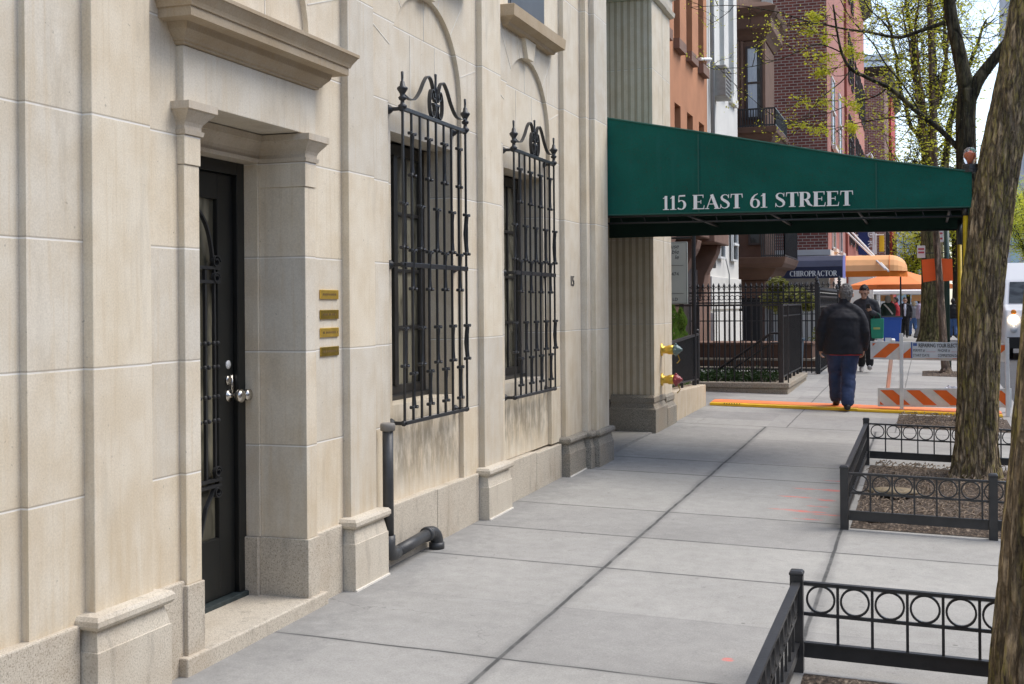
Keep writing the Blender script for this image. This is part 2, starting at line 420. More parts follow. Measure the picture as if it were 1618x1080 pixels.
# ================================================================== ground
def sheet(name, xs, ys, fz, mat, kind='structure'):
    b = MB()
    vs = [(x, y, fz(x, y)) for y in ys for x in xs]; n = len(xs)
    b.add(vs, [(j*n+i, j*n+i+1, (j+1)*n+i+1, (j+1)*n+i) for j in range(len(ys)-1) for i in range(n-1)])
    o = b.build(name, mat, smooth=True); return tag(o, kind=kind)
YS = [-8 + k*1.0 for k in range(70)] + [62 + k*6 for k in range(30)]
sheet('sidewalk', [-7, -5, -3.4, -1.8, -.5, .4, 1.05], YS, gz, M['concrete'])
b = MB()
for i in range(len(YS)-1):
    y0, y1 = YS[i], YS[i+1]; z0, z1 = gz(1.2,y0), gz(1.2,y1)
    b.add([(1.05,y0,z0),(1.2,y0,z0),(1.2,y0,z0-.3),(1.05,y0,z0-.3),(1.05,y1,z1),(1.2,y1,z1),(1.2,y1,z1-.3),(1.05,y1,z1-.3)],
          [(0,4,5,1),(1,5,6,2)])
tag(b.build('kerb', M['grey_stone']), kind='structure')
sheet('road', [1.0, 4, 8, 12, 60], YS, lambda x, y: gz(1.2, y)-.14, M['asphalt'])
sheet('terrain', [-300, -7.5, -6.9], [-8, 60, 236], lambda x, y: gz(-3, y)-.6, M['asphalt'])

# ================================================================== limestone building
XS_, W, REC = -3.015, -3.06, -3.092
bld = thing('limestone_building', 'pale limestone building with arched bays, black door and grilled windows, nearest on the pavement', 'building', (-3.3, 7, .12))
def pilaster(y0, y1, x=XS_, back=-3.6, ov=.05, base_h=.52, ztop=9, bm='granite_fine'):
    b = MB(); b.box(back, x, y0, y1, .45, ztop)
    p = b.build('pilaster', M['stone2'], bld, bevel=.004)
    # moulded granite-like base
    prof = [(0.0, ov), (base_h-.14, ov), (base_h-.14, ov-.004), (base_h-.075, ov-.018), (base_h-.06, ov-.022), (base_h-.055, ov+.002), (base_h-.04, ov+.012), (base_h-.02, ov+.012), (base_h-.004, ov), (base_h, 0.004)]
    zg = gz(-3, (y0+y1)/2) - .05
    c = MB()
    # mitred base: rectangle rings offset by the profile
    rings = []
    for h, o in prof:
        z = zg + h * (base_h + .0 - 0) / base_h if h > 0 else zg
        z = (zg if h == 0 else .0 + h + (.535-base_h))
        rings.append([(back, y0-o, z), (x+o, y0-o, z), (x+o, y1+o, z), (back, y1+o, z)])
    c.loft(rings)
    c.build('base', M[bm], p, bevel=.003)
    return p
ZT = 9
pilaster(3.775, 4.14); pilaster(5.92, 6.245); pilaster(8.03, 8.43); pilaster(10.07, 10.58, bm='granite_dark')
pilaster(10.58, 10.70, -2.955, ov=.04, bm='granite_dark'); pilaster(10.70, 11.16, -2.905, ov=.035, bm='granite_dark')
pilaster(1.4, 1.8)
def wallbox(b, y0, y1, z0, z1, xf=W, xb=-3.6): b.box(xb, xf, y0, y1, z0, z1)
wl = MB()
wallbox(wl, 3.47, 3.775, .45, ZT); wallbox(wl, 1.8, 2.1, .45, ZT); wallbox(wl, 0.3, 1.4, .45, ZT)
wl.box(-3.6, REC, 2.1, 3.47, .45, ZT)
# door bay
yc0 = 4.975; DY0, DY1, DZ = 4.505, 5.45, 2.592
wallbox(wl, 4.14, DY0-.002, .45, 3.1); wallbox(wl, DY1+.002, 5.92, .45, 3.1); wallbox(wl, DY0-.002, DY1+.002, 2.66, 3.1)
def arch_top(b, y0, y1, yc, r, zs, zt, xf=W, xr=REC, keycut=None):
    b.box(-3.6, xf, y0, yc-r, zs, zt); b.box(-3.6, xf, yc+r, y1, zs, zt)
    N = 40
    A = [(yc - r*math.cos(math.pi*i/N), zs + r*math.sin(math.pi*i/N)) for i in range(N+1)]
    for i in range(N):
        (ya, za), (yb, zb) = A[i], A[i+1]
        b.quad((xf,ya,za),(xf,yb,zb),(xf,yb,zt),(xf,ya,zt))
        b.quad((xf,ya,za),(xf,yb,zb),(xr-.02,yb,zb),(xr-.02,ya,za))
    b.quad((xf,y0,zt),(xf,y1,zt),(-3.6,y1,zt),(-3.6,y0,zt))
arch_top(wl, 4.14, 5.92, yc0, .585, 3.1, ZT)
wl.box(-3.6, REC, yc0-.6, yc0+.6, 3.02, 3.75)
BAYS = [(6.245, 8.03, 7.13), (8.43, 10.07, 9.19)]
WZ0, WZ1 = 1.09, 2.772
for y0, y1, yc in BAYS:
    arch_top(wl, y0, y1, yc, .6, 3.1, ZT)
    wallbox(wl, y0, yc-.6, .50, 3.1); wallbox(wl, yc+.6, y1, .50, 3.1)
wall = wl.build('wall', M['stone'], bld)
pn = MB()
for y0, y1, yc in BAYS:
    a, c = yc-.6, yc+.6
    pn.box(-3.6, REC, a, yc-.5, .50, WZ1); pn.box(-3.6, REC, yc+.5, c, .50, WZ1)
    pn.box(-3.6, REC, yc-.5, yc+.5, .50, WZ0); pn.box(-3.6, REC, a, c, WZ1, 3.75)
pn.build('recessed_panel', M['stone_panel'], bld)
# thin pale joints of the arches
jb = MB()
for y0, y1, yc in BAYS + [(4.14, 5.92, yc0)]:
    for a in (18, 48, 72, 108, 132, 162):
        ca, sa = -math.cos(R(a)), math.sin(R(a)); L = .42 if a in (18,162) else .36
        ends = (Vector((W+.001, yc+.603*ca, 3.1+.603*sa)), Vector((W+.001, yc+(.603+L)*ca, 3.1+(.603+L)*sa)))
        if ends[1].y < y0+.02 or ends[1].y > y1-.02:
            lim = y0+.02 if ends[1].y < y0+.02 else y1-.02
            k = (lim-ends[0].y)/(ends[1].y-ends[0].y); ends = (ends[0], ends[0]+(ends[1]-ends[0])*k)
        jb.bar(ends[0], ends[1], .006, .003, up=(1,0,0))
    for z, w in ((2.93, 0), (3.42, 1)):
        for dy in ((-.2, .2) if w == 0 else (0.02,)):
            zt = min(z+.485, 3.1+math.sqrt(max(.01,.36-dy*dy))-.01)
            jb.bar((REC+.001, yc+dy, z+.004), (REC+.001, yc+dy, zt), .006, .003, up=(1,0,0))
jb.build('arch_joints', M['mortar'], bld)
# plinth of granite blocks between the pilaster bases
for y0, y1, zt in ((0.3,1.35,.50),(1.85,3.72,.50),(4.19,4.40,.52),(5.555,5.865,.505),(6.295,7.2,.505),(7.205,7.975,.50),(8.485,9.3,.495),(9.305,10.015,.482)):
    pl = MB(); pl.box(-3.6, W+.022, y0, y1, -.1, zt); pl.build('plinth', M['granite'], bld, bevel=.008)
# ---- door surround
sx = -3.028
for y0, y1 in ((4.392, DY0), (DY1, 5.56)):
    ds = MB(); ds.box(-3.30, sx, y0, y1, .50, 2.32)
    ds.box(-3.30, sx+.006, y0-.004, y1+.004, 2.322, 2.45); ds.build('door_jamb', M['stone'], bld, bevel=.003)
for y0, y1 in ((4.392, DY0), (DY1, 5.56)):
    db = MB(); db.box(-3.302, sx+.012, y0-.012, y1+.004, .12, .50); db.build('jamb_base', M['granite'], bld, bevel=.004)
db = MB(); db.box(-3.40, -3.302, DY1-.035, DY1+.1, .12, .50)
db.build('jamb_base', M['granite'], bld, bevel=.004)
# capitals run round into the reveal
cp = MB()
capp = [(2.45,.0),(2.452,.014),(2.472,.018),(2.474,.008),(2.49,.008),(2.505,.014),(2.525,.03),(2.545,.048),(2.553,.052),(2.555,.060),(2.588,.060)]
rings = []
for z, o in capp: rings.append([(-3.30, 4.392-o*.8, z), (sx+o, 4.392-o*.8, z), (sx+o, DY0+o, z), (-3.30, DY0+o, z)])
cp.loft(rings)
rings = []
for z, o in capp: rings.append([(-3.30, DY1-o, z), (sx+o, DY1-o, z), (sx+o, 5.56+o*.8, z), (-3.30, 5.56+o*.8, z)])
cp.loft(rings)
rings = []
for z, o in capp: rings.append([(-3.42, DY0, z), (-3.302+o, DY0, z), (-3.302+o, DY1, z), (-3.42, DY1, z)])
cp.loft(rings)
cp.build('capital', M['stone_plain'], bld)
fz_ = MB(); fz_.box(-3.5, sx+.004, 4.388, 5.565, 2.594, 2.835); fz_.box(-3.5, -3.42, DY0-.02, DY1+.02, 2.45, 2.594)
fz_.build('frieze', M['stone'], bld, bevel=.003)
rv = MB(); rv.box(-3.5,-3.302, DY1-.001, DY1+.1, .502, 2.45); rv.box(-3.38,-3.30, DY1-.018, DY1-.0015, .502, 2.45)
rv.box(-3.5,-3.302, DY0-.1, DY0+.001, .502, 2.45); rv.box(-3.47, -3.352, DY0, DY1, 2.452+.05, 2.59)
rv.build('reveal', M['stone'], bld)
# ---- cornice over the door (mitred at both ends)
prof = [(2.837,.02),(2.84,.034),(2.85,.036),(2.853,.046),(2.863,.05),(2.872,.058),(2.893,.078),(2.915,.085),(2.922,.088),(2.926,.148),(2.926,.15),(2.965,.15),(2.967,.158),(2.974,.160),(2.985,.165),(3.005,.178),(3.02,.188),(3.024,.194),(3.04,.194),(3.046,.17),(3.06,.02)]
c = MB(); rings = []
for z, o in prof: rings.append([(-3.5, 4.388-o+.02, z), (sx+o-.018, 4.388-o+.02, z), (sx+o-.018, 5.565+o-.02, z), (-3.5, 5.565+o-.02, z)])
c.loft(rings); c.build('cornice', M['cornice'], bld)
# ---- door step
st = MB(); st.box(-3.5, -2.995, 4.345, 5.615, -.05, .198); st.build('door_step', M['granite'], bld, bevel=.008)
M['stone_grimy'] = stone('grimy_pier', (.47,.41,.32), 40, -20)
# ---- the black door
dr = MB()
for y0, y1, z0, z1 in ((4.507,4.585,.2,2.45),(5.365,5.443,.2,2.45),(4.585,5.365,2.385,2.45)):
    dr.box(-3.46,-3.378, y0,y1,z0,z1)
dfr = dr.build('door_frame', M['door'], bld, bevel=.004)
th = MB(); th.box(-3.46,-3.355,4.5,5.45,.19,.222); th.build('threshold', M['verdigris'], dfr, bevel=.005)
dl_ = MB(); X0, X1 = -3.45, -3.405; gy0, gy1, gz0, gz1 = 4.73, 5.222, .53, 2.25
dl_.box(X0,X1,4.588,gy0,.225,2.383); dl_.box(X0,X1,gy1,5.362,.225,2.383); dl_.box(X0,X1,gy0,gy1,.225,gz0); dl_.box(X0,X1,gy0,gy1,gz1,2.383)
door = dl_.build('door', M['door'], bld, bevel=.004)
g_ = MB(); g_.box(-3.437,-3.43,gy0,gy1,gz0,gz1); g_.build('door_pane', M['glass'], door)
gr = MB(); xg = -3.398
def spiral(b, cy, cz, r0, r1, a0, a1, x, w=.022, th=.006, n=26):
    pts = []
    for i in range(n+1):
        k = i/n; a = R(a0+(a1-a0)*k); r = r0+(r1-r0)*k
        pts.append((x, cy+r*math.cos(a), cz+r*math.sin(a)))
    b.strap(pts, w, th, (1,0,0))
for z in (.80,.83,1.83,1.90): gr.box(xg-.012,xg+.012,gy0,gy1,z-.008,z+.008)
for k in range(6):
    yb = gy0+.045+k*.08
    gr.box(xg-.008,xg+.008,yb-.007,yb+.007,.83,1.9)
    for z in (1.13,1.25,1.4,1.52): gr.sphere((xg+.01,yb+.018,z),.012,8,6); gr.sphere((xg+.01,yb-.018,z),.012,8,6)
ym = (gy0+gy1)/2
for s in (-1,1):
    yo = ym+s*.205
    pts = [(xg, ym+s*.19*math.cos(R(a)), 1.9+.30*math.sin(R(a))) for a in range(0,91,10)]
    gr.strap(pts,.02,.012,(1,0,0)); spiral(gr, yo, 1.93, .035, .012, 0, 500, xg+.008)
    spiral(gr, yo, 1.85, .03, .012, 0, 500, xg+.008); spiral(gr, yo, .77, .03, .012, 0, -500, xg+.008); spiral(gr, yo, .87, .03, .012, 0, 500, xg+.008)
    gr.strap([(xg, yo-s*.01, .79),(xg, yo-s*.09, .70),(xg, yo-s*.14, .56)],.02,.012,(1,0,0))
gr.build('door_grille', M['iron'], door)
h = MB(); h.lathe((-3.405,5.315,1.245),(1,0,0),[(0,.001),(0,.032),(.006,.032),(.01,.012),(.04,.010),(.046,.022),(.06,.034),(.078,.034),(.088,.02),(.09,0)],20)
h.build('door_knob', M['nickel'], door, smooth=True)
h = MB(); h.lathe((-3.405,5.31,1.325),(1,0,0),[(0,.001),(0,.026),(.008,.026),(.012,.018),(.014,0)],18); h.build('lock', M['nickel'], door, smooth=True)
h = MB(); h.lathe((-3.405,5.31,1.405),(1,0,0),[(0,.001),(0,.022),(.004,.022),(.005,0)],18); h.build('bell_plate', M['white'], door, smooth=True)
h = MB(); h.box(-3.409,-3.398,5.335,5.36,1.25,1.35); h.lathe((-3.378,5.392,1.245),(1,0,0),[(0,.02),(.02,.02),(.03,.03),(.05,.03),(.058,0)],16); h.build('strike_plate', M['nickel'], door, smooth=True)
# ---- windows
def window(yc):
    f = MB(); x0, x1 = -3.36, -3.30; a, c = yc-.498, yc+.498
    f.box(x0,x1,a,a+.07,WZ0+.001,WZ1-.001); f.box(x0,x1,c-.07,c,WZ0+.001,WZ1-.001); f.box(x0,x1,a+.07,c-.07,WZ1-.08,WZ1-.001); f.box(x0,x1,a+.07,c-.07,WZ0+.001,WZ0+.09)
    f.box(x0+.004,x1+.012,yc-.03,yc+.03,WZ0+.09,WZ1-.08)
    f.box(x0,x1+.05,a,c,WZ0+.001,WZ0+.03)
    for k in (1,2,3):
        z = WZ0+.09+(WZ1-WZ0-.17)*k/4; f.box(x0+.012,x1-.012,a+.07,c-.07,z-.012,z+.012)
    for s in (-1,1): f.box(x0+.013,x1-.014,yc+s*.225-.010,yc+s*.225+.010,WZ0+.09,WZ1-.08)
    w = f.build('window', M['bronze'], bld, bevel=.003)
    g = MB(); g.box(-3.335,-3.328,a+.05,c-.05,WZ0+.05,WZ1-.05); g.build('pane', M['glass'], w)
    r = MB(); r.box(-3.5,-3.27,a-.1,a-.0005,WZ0-.1,WZ1+.1); r.box(-3.5,-3.27,c+.0005,c+.1,WZ0-.1,WZ1+.1); r.box(-3.5,-3.27,a,c,WZ1,WZ1+.1); r.box(-3.5,-3.27,a,c,WZ0-.1,WZ0)
    r.build('reveal', M['stone_plain'], w)
    cu = MB()
    for k in range(9):
        yy = a+.1+k*.035; cu.box(-3.43-.008*(k%2),-3.41-.008*(k%2),yy,yy+.034,WZ0+.05,WZ1-.05)
    cu.build('curtain', M['curtain_dim'], w)
M['curtain_dim'] = simple('dim_curtain', (.22,.20,.14), .9, .3, 3)
for y0, y1, yc in BAYS: window(yc)
# sills of the upper windows and the keystone
for y0, y1, yc in BAYS + [(4.14,5.92,yc0)]:
    k = MB(); pf = [(3.845,.03),(3.85,.05),(3.87,.06),(3.885,.09),(3.90,.125),(3.985,.13),(3.99,.12)]
    rings = [[(-3.3,yc-.55-o,z),(W+o,yc-.55-o,z),(W+o,yc+.55+o,z),(-3.3,yc+.55+o,z)] for z,o in pf]
    k.loft(rings); k.build('window_sill', M['cornice'], bld)
    k = MB(); k.prism([(yc-.07,3.69),(yc+.07,3.69),(yc+.14,3.846),(yc-.14,3.846)],'x',-3.2,W+.035); k.build('keystone', M['stone'], bld, bevel=.003)
    f = MB(); f.box(-3.2,W+.004,yc-.46,yc+.46,4.0,5.9); w = f.build('window', M['bronze'], bld)
    g = MB(); g.box(W+.004,W+.008,yc-.41,yc+.41,4.05,5.85); g.build('pane', M['bronze'], w)
# house number on the last pilaster
def text(s, size, mat, name, parent, origin, xdir, updir, depth=.003, align='LEFT', italic=0, bold=0):
    cu = bpy.data.curves.new(name,'FONT'); cu.body = s; cu.size = size; cu.extrude = depth; cu.align_x = align; cu.shear = italic; cu.offset = bold
    cu.resolution_u = 3
    o = bpy.data.objects.new('tmp', cu); COL.objects.link(o)
    dg = bpy.context.evaluated_depsgraph_get(); me = bpy.data.meshes.new_from_object(o.evaluated_get(dg))
    bpy.data.objects.remove(o); bpy.data.curves.remove(cu)
    x = Vector(xdir).normalized(); u = Vector(updir).normalized(); z = x.cross(u)
    mt = Matrix((x,u,z)).transposed().to_4x4(); mt.translation = Vector(origin); me.transform(mt)
    me.materials.clear(); me.materials.append(mat)
    o = bpy.data.objects.new(name, me); COL.objects.link(o)
    if parent is not None:
        o.parent = parent; p = Vector((0,0,0)); q = parent
        while q is not None: p = p+Vector(q.location); q = q.parent
        o.location = -p
    return o
text('15', .13, M['iron'], 'house_number', bld, (XS_+.004, 10.22, 1.87), (0,1,0), (0,0,1))
# ---- entrance recess under the awning, fluted piers beyond it
er = MB(); er.box(-4.6,-3.9,11.15,13.45,.1,ZT); er.box(-3.9,-2.95,11.163,11.19,.45,ZT)
er.build('entrance_wall', M['stone_plain'], bld)
er = MB(); er.box(-4.6,-3.47,13.44,14.5,.1,ZT); er.build('entrance_side_wall', M['bronze'], bld)  # solid side wall block of the recess, coloured dark all over
ed = MB(); ed.box(-3.9,-3.86,11.6,13.0,.25,2.9); ed.box(-3.86,-3.84,11.65,12.28,.3,2.85); ed.box(-3.86,-3.84,12.32,12.95,.3,2.85); ed.build('entrance_door', M['bronze'], bld, bevel=.01)
es = MB(); es.box(-3.95,-2.97,11.3,13.42,.0,.245); es.build('entrance_step', M['concrete'], bld)
def flutes(x0,x1,y,n,z0,z1):  # fluted face looking to -y
    pts = []; w = (x1-x0)/n
    for k in range(n):
        a = x0+k*w; pts.append((a, y)); pts.append((a+w*.22, y))
        for i in range(1,8):
            t = i/8; pts.append((a+w*.22+w*.56*t, y+math.sin(math.pi*t)**.6*w*.60))
        pts.append((a+w*.78, y))
    pts.append((x1,y)); return pts
fp = MB(); pts = flutes(-3.46,-2.99,13.40,6,0,0)
poly = pts+[(-2.99,13.6),(-3.46,13.6)]
fp.prism([(a,c_) for a,c_ in poly],'z',.62,5.2)
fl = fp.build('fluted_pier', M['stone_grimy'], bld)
fp = MB(); fp.box(-3.6,-2.955,13.405,13.96,.6,5.2); fp.box(-3.6,-2.965,14.02,14.46,.55,5.2); fp.box(-3.6,-3.02,13.961,14.019,.2,9)
fp.build('entrance_pier', M['stone2'], bld, bevel=.004)
bs = MB()
def basering(b, x0,x1,y0,y1,z0,z1,o):
    pf = [(z0,o),(z1-.16,o),(z1-.15,o*.7),(z1-.10,o*.3),(z1-.08,o*.55),(z1-.03,o*.55),(z1,.003)]
    b.loft([[(x0-k*.3,y0-k,z),(x1+k,y0-k,z),(x1+k,y1+k,z),(x0-k*.3,y1+k,z)] for z,k in pf])
basering(bs,-3.46,-3.235,13.385,13.6,.1,.66,.04); basering(bs,-3.215,-2.975,13.385,13.955,.1,.66,.05); basering(bs,-3.5,-2.97,14.03,14.46,.1,.62,.05)
bs.build('pier_base', M['granite_dark'], bld, bevel=.004)
cpz = MB()
for (x1,y0,y1) in ((-2.955,13.4,13.96),(-2.965,14.02,14.46)):
    cpz.loft([[(-3.5,y0-k,z),(x1+k,y0-k,z),(x1+k,y1+k,z),(-3.5,y1+k,z)] for z,k in [(5.2,.02),(5.22,.05),(5.27,.06),(5.29,.03),(5.42,.03),(5.45,.07),(5.55,.13),(5.62,.14)]])
cpz.box(-4.5,-2.9,11.1,14.5,5.62,9)
cpz.build('entablature', M['stone'], bld)
back = MB(); back.box(-9,-3.601,0,14.45,-.2,14); back.box(-9,-3.05,-30,.29,-.2,14); back.build('rear_mass', M['stone_plain'], bld)  # the stretch behind the camera is unseen, added to block low light

mb = MB()
for y0, y1, xx in ((3.72,4.19,-2.962),(5.87,6.295,-2.962),(7.98,8.48,-2.962),(10.02,10.63,-2.962)):
    mb.bar((xx,y0,gz(-3,y0)+.004),(xx,y1,gz(-3,y1)+.004),.012,.010)
mb.build('mortar_bead', M['mortar'], bld)

# ================================================================== window grilles
def grille(yc, label):
    x = -3.0; n = 9; a, c = yc-.52, yc+.52
    t = thing('window_grille', label, 'grille', (x, yc, 1.0), 'wrought iron window grilles')
    for z,w in ((2.90,.026),(1.953,.03),(0.987,.022)):
        f = MB(); f.bar((x,a-.012,z),(x,c+.012,z),.022,w); f.build('crossbar', M['iron'], t, bevel=.003)
    ys = [a+(c-a)*k/(n-1) for k in range(n)]
    for k, y in enumerate(ys):
        b = MB(); r = .0078
        b.bar((x,y,0.987),(x,y,2.90),r*1.7,r*1.7,up=(0,1,0))
        rows = ((2.50,2.77),(1.80,2.05),(1.07,1.29)) if k % 2 else ((2.05,2.33),(1.33,1.57))
        for z0, z1 in rows:
            if k in (0,8) :
                b.strap([(x+.0,y-.0,z0),(x+.0,y-.028*(1 if k else -1),(z0+z1)/2),(x,y,z1)],.016,.008,(1,0,0))
            b.tube([(x+.006,y,z0+.02),(x+.008,y,z0+.07),(x+.008,y,z1-.07),(x+.006,y,z1-.02)],[.0145,.008,.008,.0145],8)
            for z in (z0,z1):
                for s in (-1,1):
                    b.tube([(x+.006,y,z+(.03 if z==z0 else -.03)),(x+.010,y+s*.018,z+(.004 if z==z0 else -.004)),(x+.014,y+s*.036,z+(.006 if z==z0 else -.006))],[.008,.008,.007],6)
                    b.lathe((x-.006,y+s*.036,z+(.006 if z==z0 else -.006)),(1,0,0),[(0,0),(0,.0105),(.022,.0105),(.022,0)],10)
        b.build('bar', M['iron'], t)
    def fin(y, z, s=1):
        b = MB(); b.lathe((x,y,z),(0,0,1),[(0,.012),(.0,.012),(.015,.026),(.03,.028),(.042,.014),(.06,.012),(.066,.022),(.08,.026),(.09,.014),(.105,.018),(.13,.034),(.138,.034),(.15,.018),(.175,.013),(.18,.008),(.2,.008),(.235,.009),(.24,.0)][:] if s==1 else [(0,.012),(.02,.012),(.03,.008),(.09,.008),(.11,.010),(.115,0)],12)
        b.build('finial', M['iron'], t, smooth=True)
    fin(a,2.888); fin(c,2.888); fin(yc,3.09,2)
    cr = MB()
    for s in (-1,1):
        e = a if s < 0 else c
        P = [(e-s*.02,2.985),(e-s*.10,2.972),(e-s*.18,2.985),(e-s*.26,3.045),(e-s*.33,3.125),(e-s*.39,3.165),(e-s*.44,3.150),(e-s*.475,3.095),(yc+s*.015,3.0)]
        pts = []
        for i in range(len(P)-1):
            for k in range(4):
                t_ = k/4; p0=P[max(i-1,0)];p1=P[i];p2=P[i+1];p3=P[min(i+2,len(P)-1)]
                q = [.5*((2*p1[j])+(-p0[j]+p2[j])*t_+(2*p0[j]-5*p1[j]+4*p2[j]-p3[j])*t_**2+(-p0[j]+3*p1[j]-3*p2[j]+p3[j])*t_**3) for j in (0,1)]
                pts.append((x,q[0],q[1]))
        cr.strap(pts,.026,.006,(1,0,0))
        # tall oval scroll beside the centre stem, curling in at the top, with a leaf hook at the foot
        pts = [(x, yc+s*(.062+.042*math.cos(R(g))), 3.005+.088*math.sin(R(g))) for g in range(-80,135,12)]
        pts += [(x, yc+s*(.045+.022*math.cos(R(g))), 3.055+.022*math.sin(R(g))) for g in range(150,420,30)]
        cr.strap(pts,.026,.006,(1,0,0))
        cr.strap([(x,yc+s*.068,2.916),(x,yc+s*.036,2.925),(x,yc+s*.022,2.96),(x,yc+s*.030,2.995),(x,yc+s*.046,3.0)],.026,.006,(1,0,0))
    cr.tube([(x,yc,2.91),(x,yc,2.96),(x,yc,3.03),(x,yc,3.095)],[.009,.013,.010,.020],10); cr.bar((x,yc-.05,3.002),(x,yc+.05,3.002),.018,.014)
    cr.build('crest_scroll', M['iron_grey'], t)
    for y, z in ((a,2.90),(c,2.90),(a,1.953),(c,1.953),(a,0.987),(c,0.987)):
        b = MB(); b.bar((REC if abs(y-yc)<.6 else W,y,z),(x,y,z),.02)
        b.lathe((REC-.002,y,z),(1,0,0),[(0,.0),(0,.03),(.012,.026),(.03,.012),(.07,.011),(.08,.018),(.095,.018),(.105,.01)],10); b.build('bracket', M['iron'], t)
    return t
grille(7.13, 'nearer black iron window grille, beside the vertical drain pipe')
grille(9.19, 'farther black iron window grille, between the pipe window and the green awning')

# ================================================================== brass plaques
M['engrave'] = simple('engraved_brass',(.16,.10,.03),.6)
labels = ['top brass plaque of the four beside the door', 'second brass plaque from the top beside the door, with a bright reflected streak', 'third brass plaque from the top beside the door', 'lowest brass plaque of the four beside the door, over a pale joint']
for i, z in enumerate((1.741, 1.633, 1.536, 1.434)):
    y0 = 5.655
    b = MB(); b.box(W+.001, W+.009, y0, y0+.205, z, z+.05)
    p = b.build('brass_plaque', M['brass'] if i % 2 == 0 else M['brass_dull'], bevel=.002)
    tag(p, labels[i], 'plaque', 'brass plaques beside the door')
    e = MB(); rr = random.Random(i)
    yy = y0+.022
    while yy < y0+.18:
        w = rr.uniform(.006,.011); e.box(W+.0088,W+.0096,yy,yy+w,z+.019,z+.031); yy += w+.004+ (.008 if rr.random()<.15 else 0)
    e.build('engraving', M['engrave'], p)

# ================================================================== drain pipe
t = thing('vent_pipe', 'black standpipe with capped top and low elbow, in front of the facade plinth', 'pipe', (-2.985, 6.33, .12))
b = MB(); px_, py_ = -2.985, 6.335
b.tube([(px_,py_,1.0),(px_,py_,.33)],.032,16)
b.build('pipe', M['pipe'], t, smooth=True)
b = MB(); b.lathe((px_,py_,1.0),(0,0,1),[(-.03,.033),(-.027,.043),(0,.045),(.012,.043),(.017,.036),(.018,0)],18); b.build('cap', M['pipe_cap'], t, smooth=True)
def elbow(c, pts, r): 
    b = MB(); b.tube(pts, r, 16); return b
b = MB(); pts = [(px_,py_,.36),(px_,py_,.30)]+[(px_,py_+.06-.06*math.cos(R(a)),.30-.06*math.sin(R(a))) for a in range(15,91,15)]+[(px_,py_+.11,.24)]
b.tube(pts,[.040]*len(pts),16); b.build('elbow', M['pipe'], t, smooth=True)
b = MB(); b.tube([(px_,py_+.09,.24),(px_,py_+.60,.262)],.036,16); b.build('pipe', M['pipe'], t, smooth=True)
b = MB(); y2 = py_+.60; pts = [(px_,y2-.03,.262),(px_,y2+.02,.262)]+[(px_+.015*math.sin(R(a)),y2+.02+.07*math.sin(R(a)),.262-.07+.07*math.cos(R(a))) for a in range(15,91,15)]+[(px_+.015,y2+.085,.14),(px_+.015,y2+.085,.08)]
b.tube(pts,[.042]*len(pts),16); b.lathe((px_,y2-.05,.262),(0,1,0),[(0,.036),(.002,.047),(.035,.047),(.037,.036)],16); b.lathe((px_+.015,y2+.085,.15),(0,0,1),[(0,.036),(.002,.05),(.04,.05),(.042,.036)],16)
b.build('elbow', M['pipe'], t, smooth=True)
# ================================================================== serif lettering (own outlines)
def ribbon(b, pts, ws, T):  # variable-width stroke in the letter plane
    L = []; Rr = []
    for i,(x,y) in enumerate(pts):
        x0,y0 = pts[max(i-1,0)]; x1,y1 = pts[min(i+1,len(pts)-1)]
        dx,dy = x1-x0,y1-y0; l = math.hypot(dx,dy) or 1; nx,ny = -dy/l,dx/l
        w = ws[i]/2; L.append((x+nx*w,y+ny*w)); Rr.append((x-nx*w,y-ny*w))
    d = b.k; b.k += .0001
    n = len(pts)
    vs = [T(*p,d) for p in L]+[T(*p,d) for p in Rr]+[T(*p,-.001) for p in L]+[T(*p,-.001) for p in Rr]
    fs = []
    for i in range(n-1):
        fs += [(i,i+1,n+i+1,n+i),(2*n+i,2*n+i+1,i+1,i),(n+i,n+i+1,3*n+i+1,3*n+i)]
    fs += [(0,n,3*n,2*n),(n-1,3*n-1,4*n-1,2*n-1)]
    b.add(vs, fs)
TH, TN = .225, .065
def arc(cx,cy,rx,ry,a0,a1,n=22,th=TH,tn=TN):
    P=[];Wd=[]
    for i in range(n+1):
        a=R(a0+(a1-a0)*i/n); P.append((cx+rx*math.cos(a),cy+ry*math.sin(a))); Wd.append(tn+(th-tn)*abs(math.cos(a))**1.4)
    return P,Wd
def stem(x,y0=0,y1=1,w=TH): return ([(x,y0),(x,y1)],[w,w])
def foot(x,y,w=.36): return ([(x-w/2,y),(x+w/2,y)],[.05,.05])
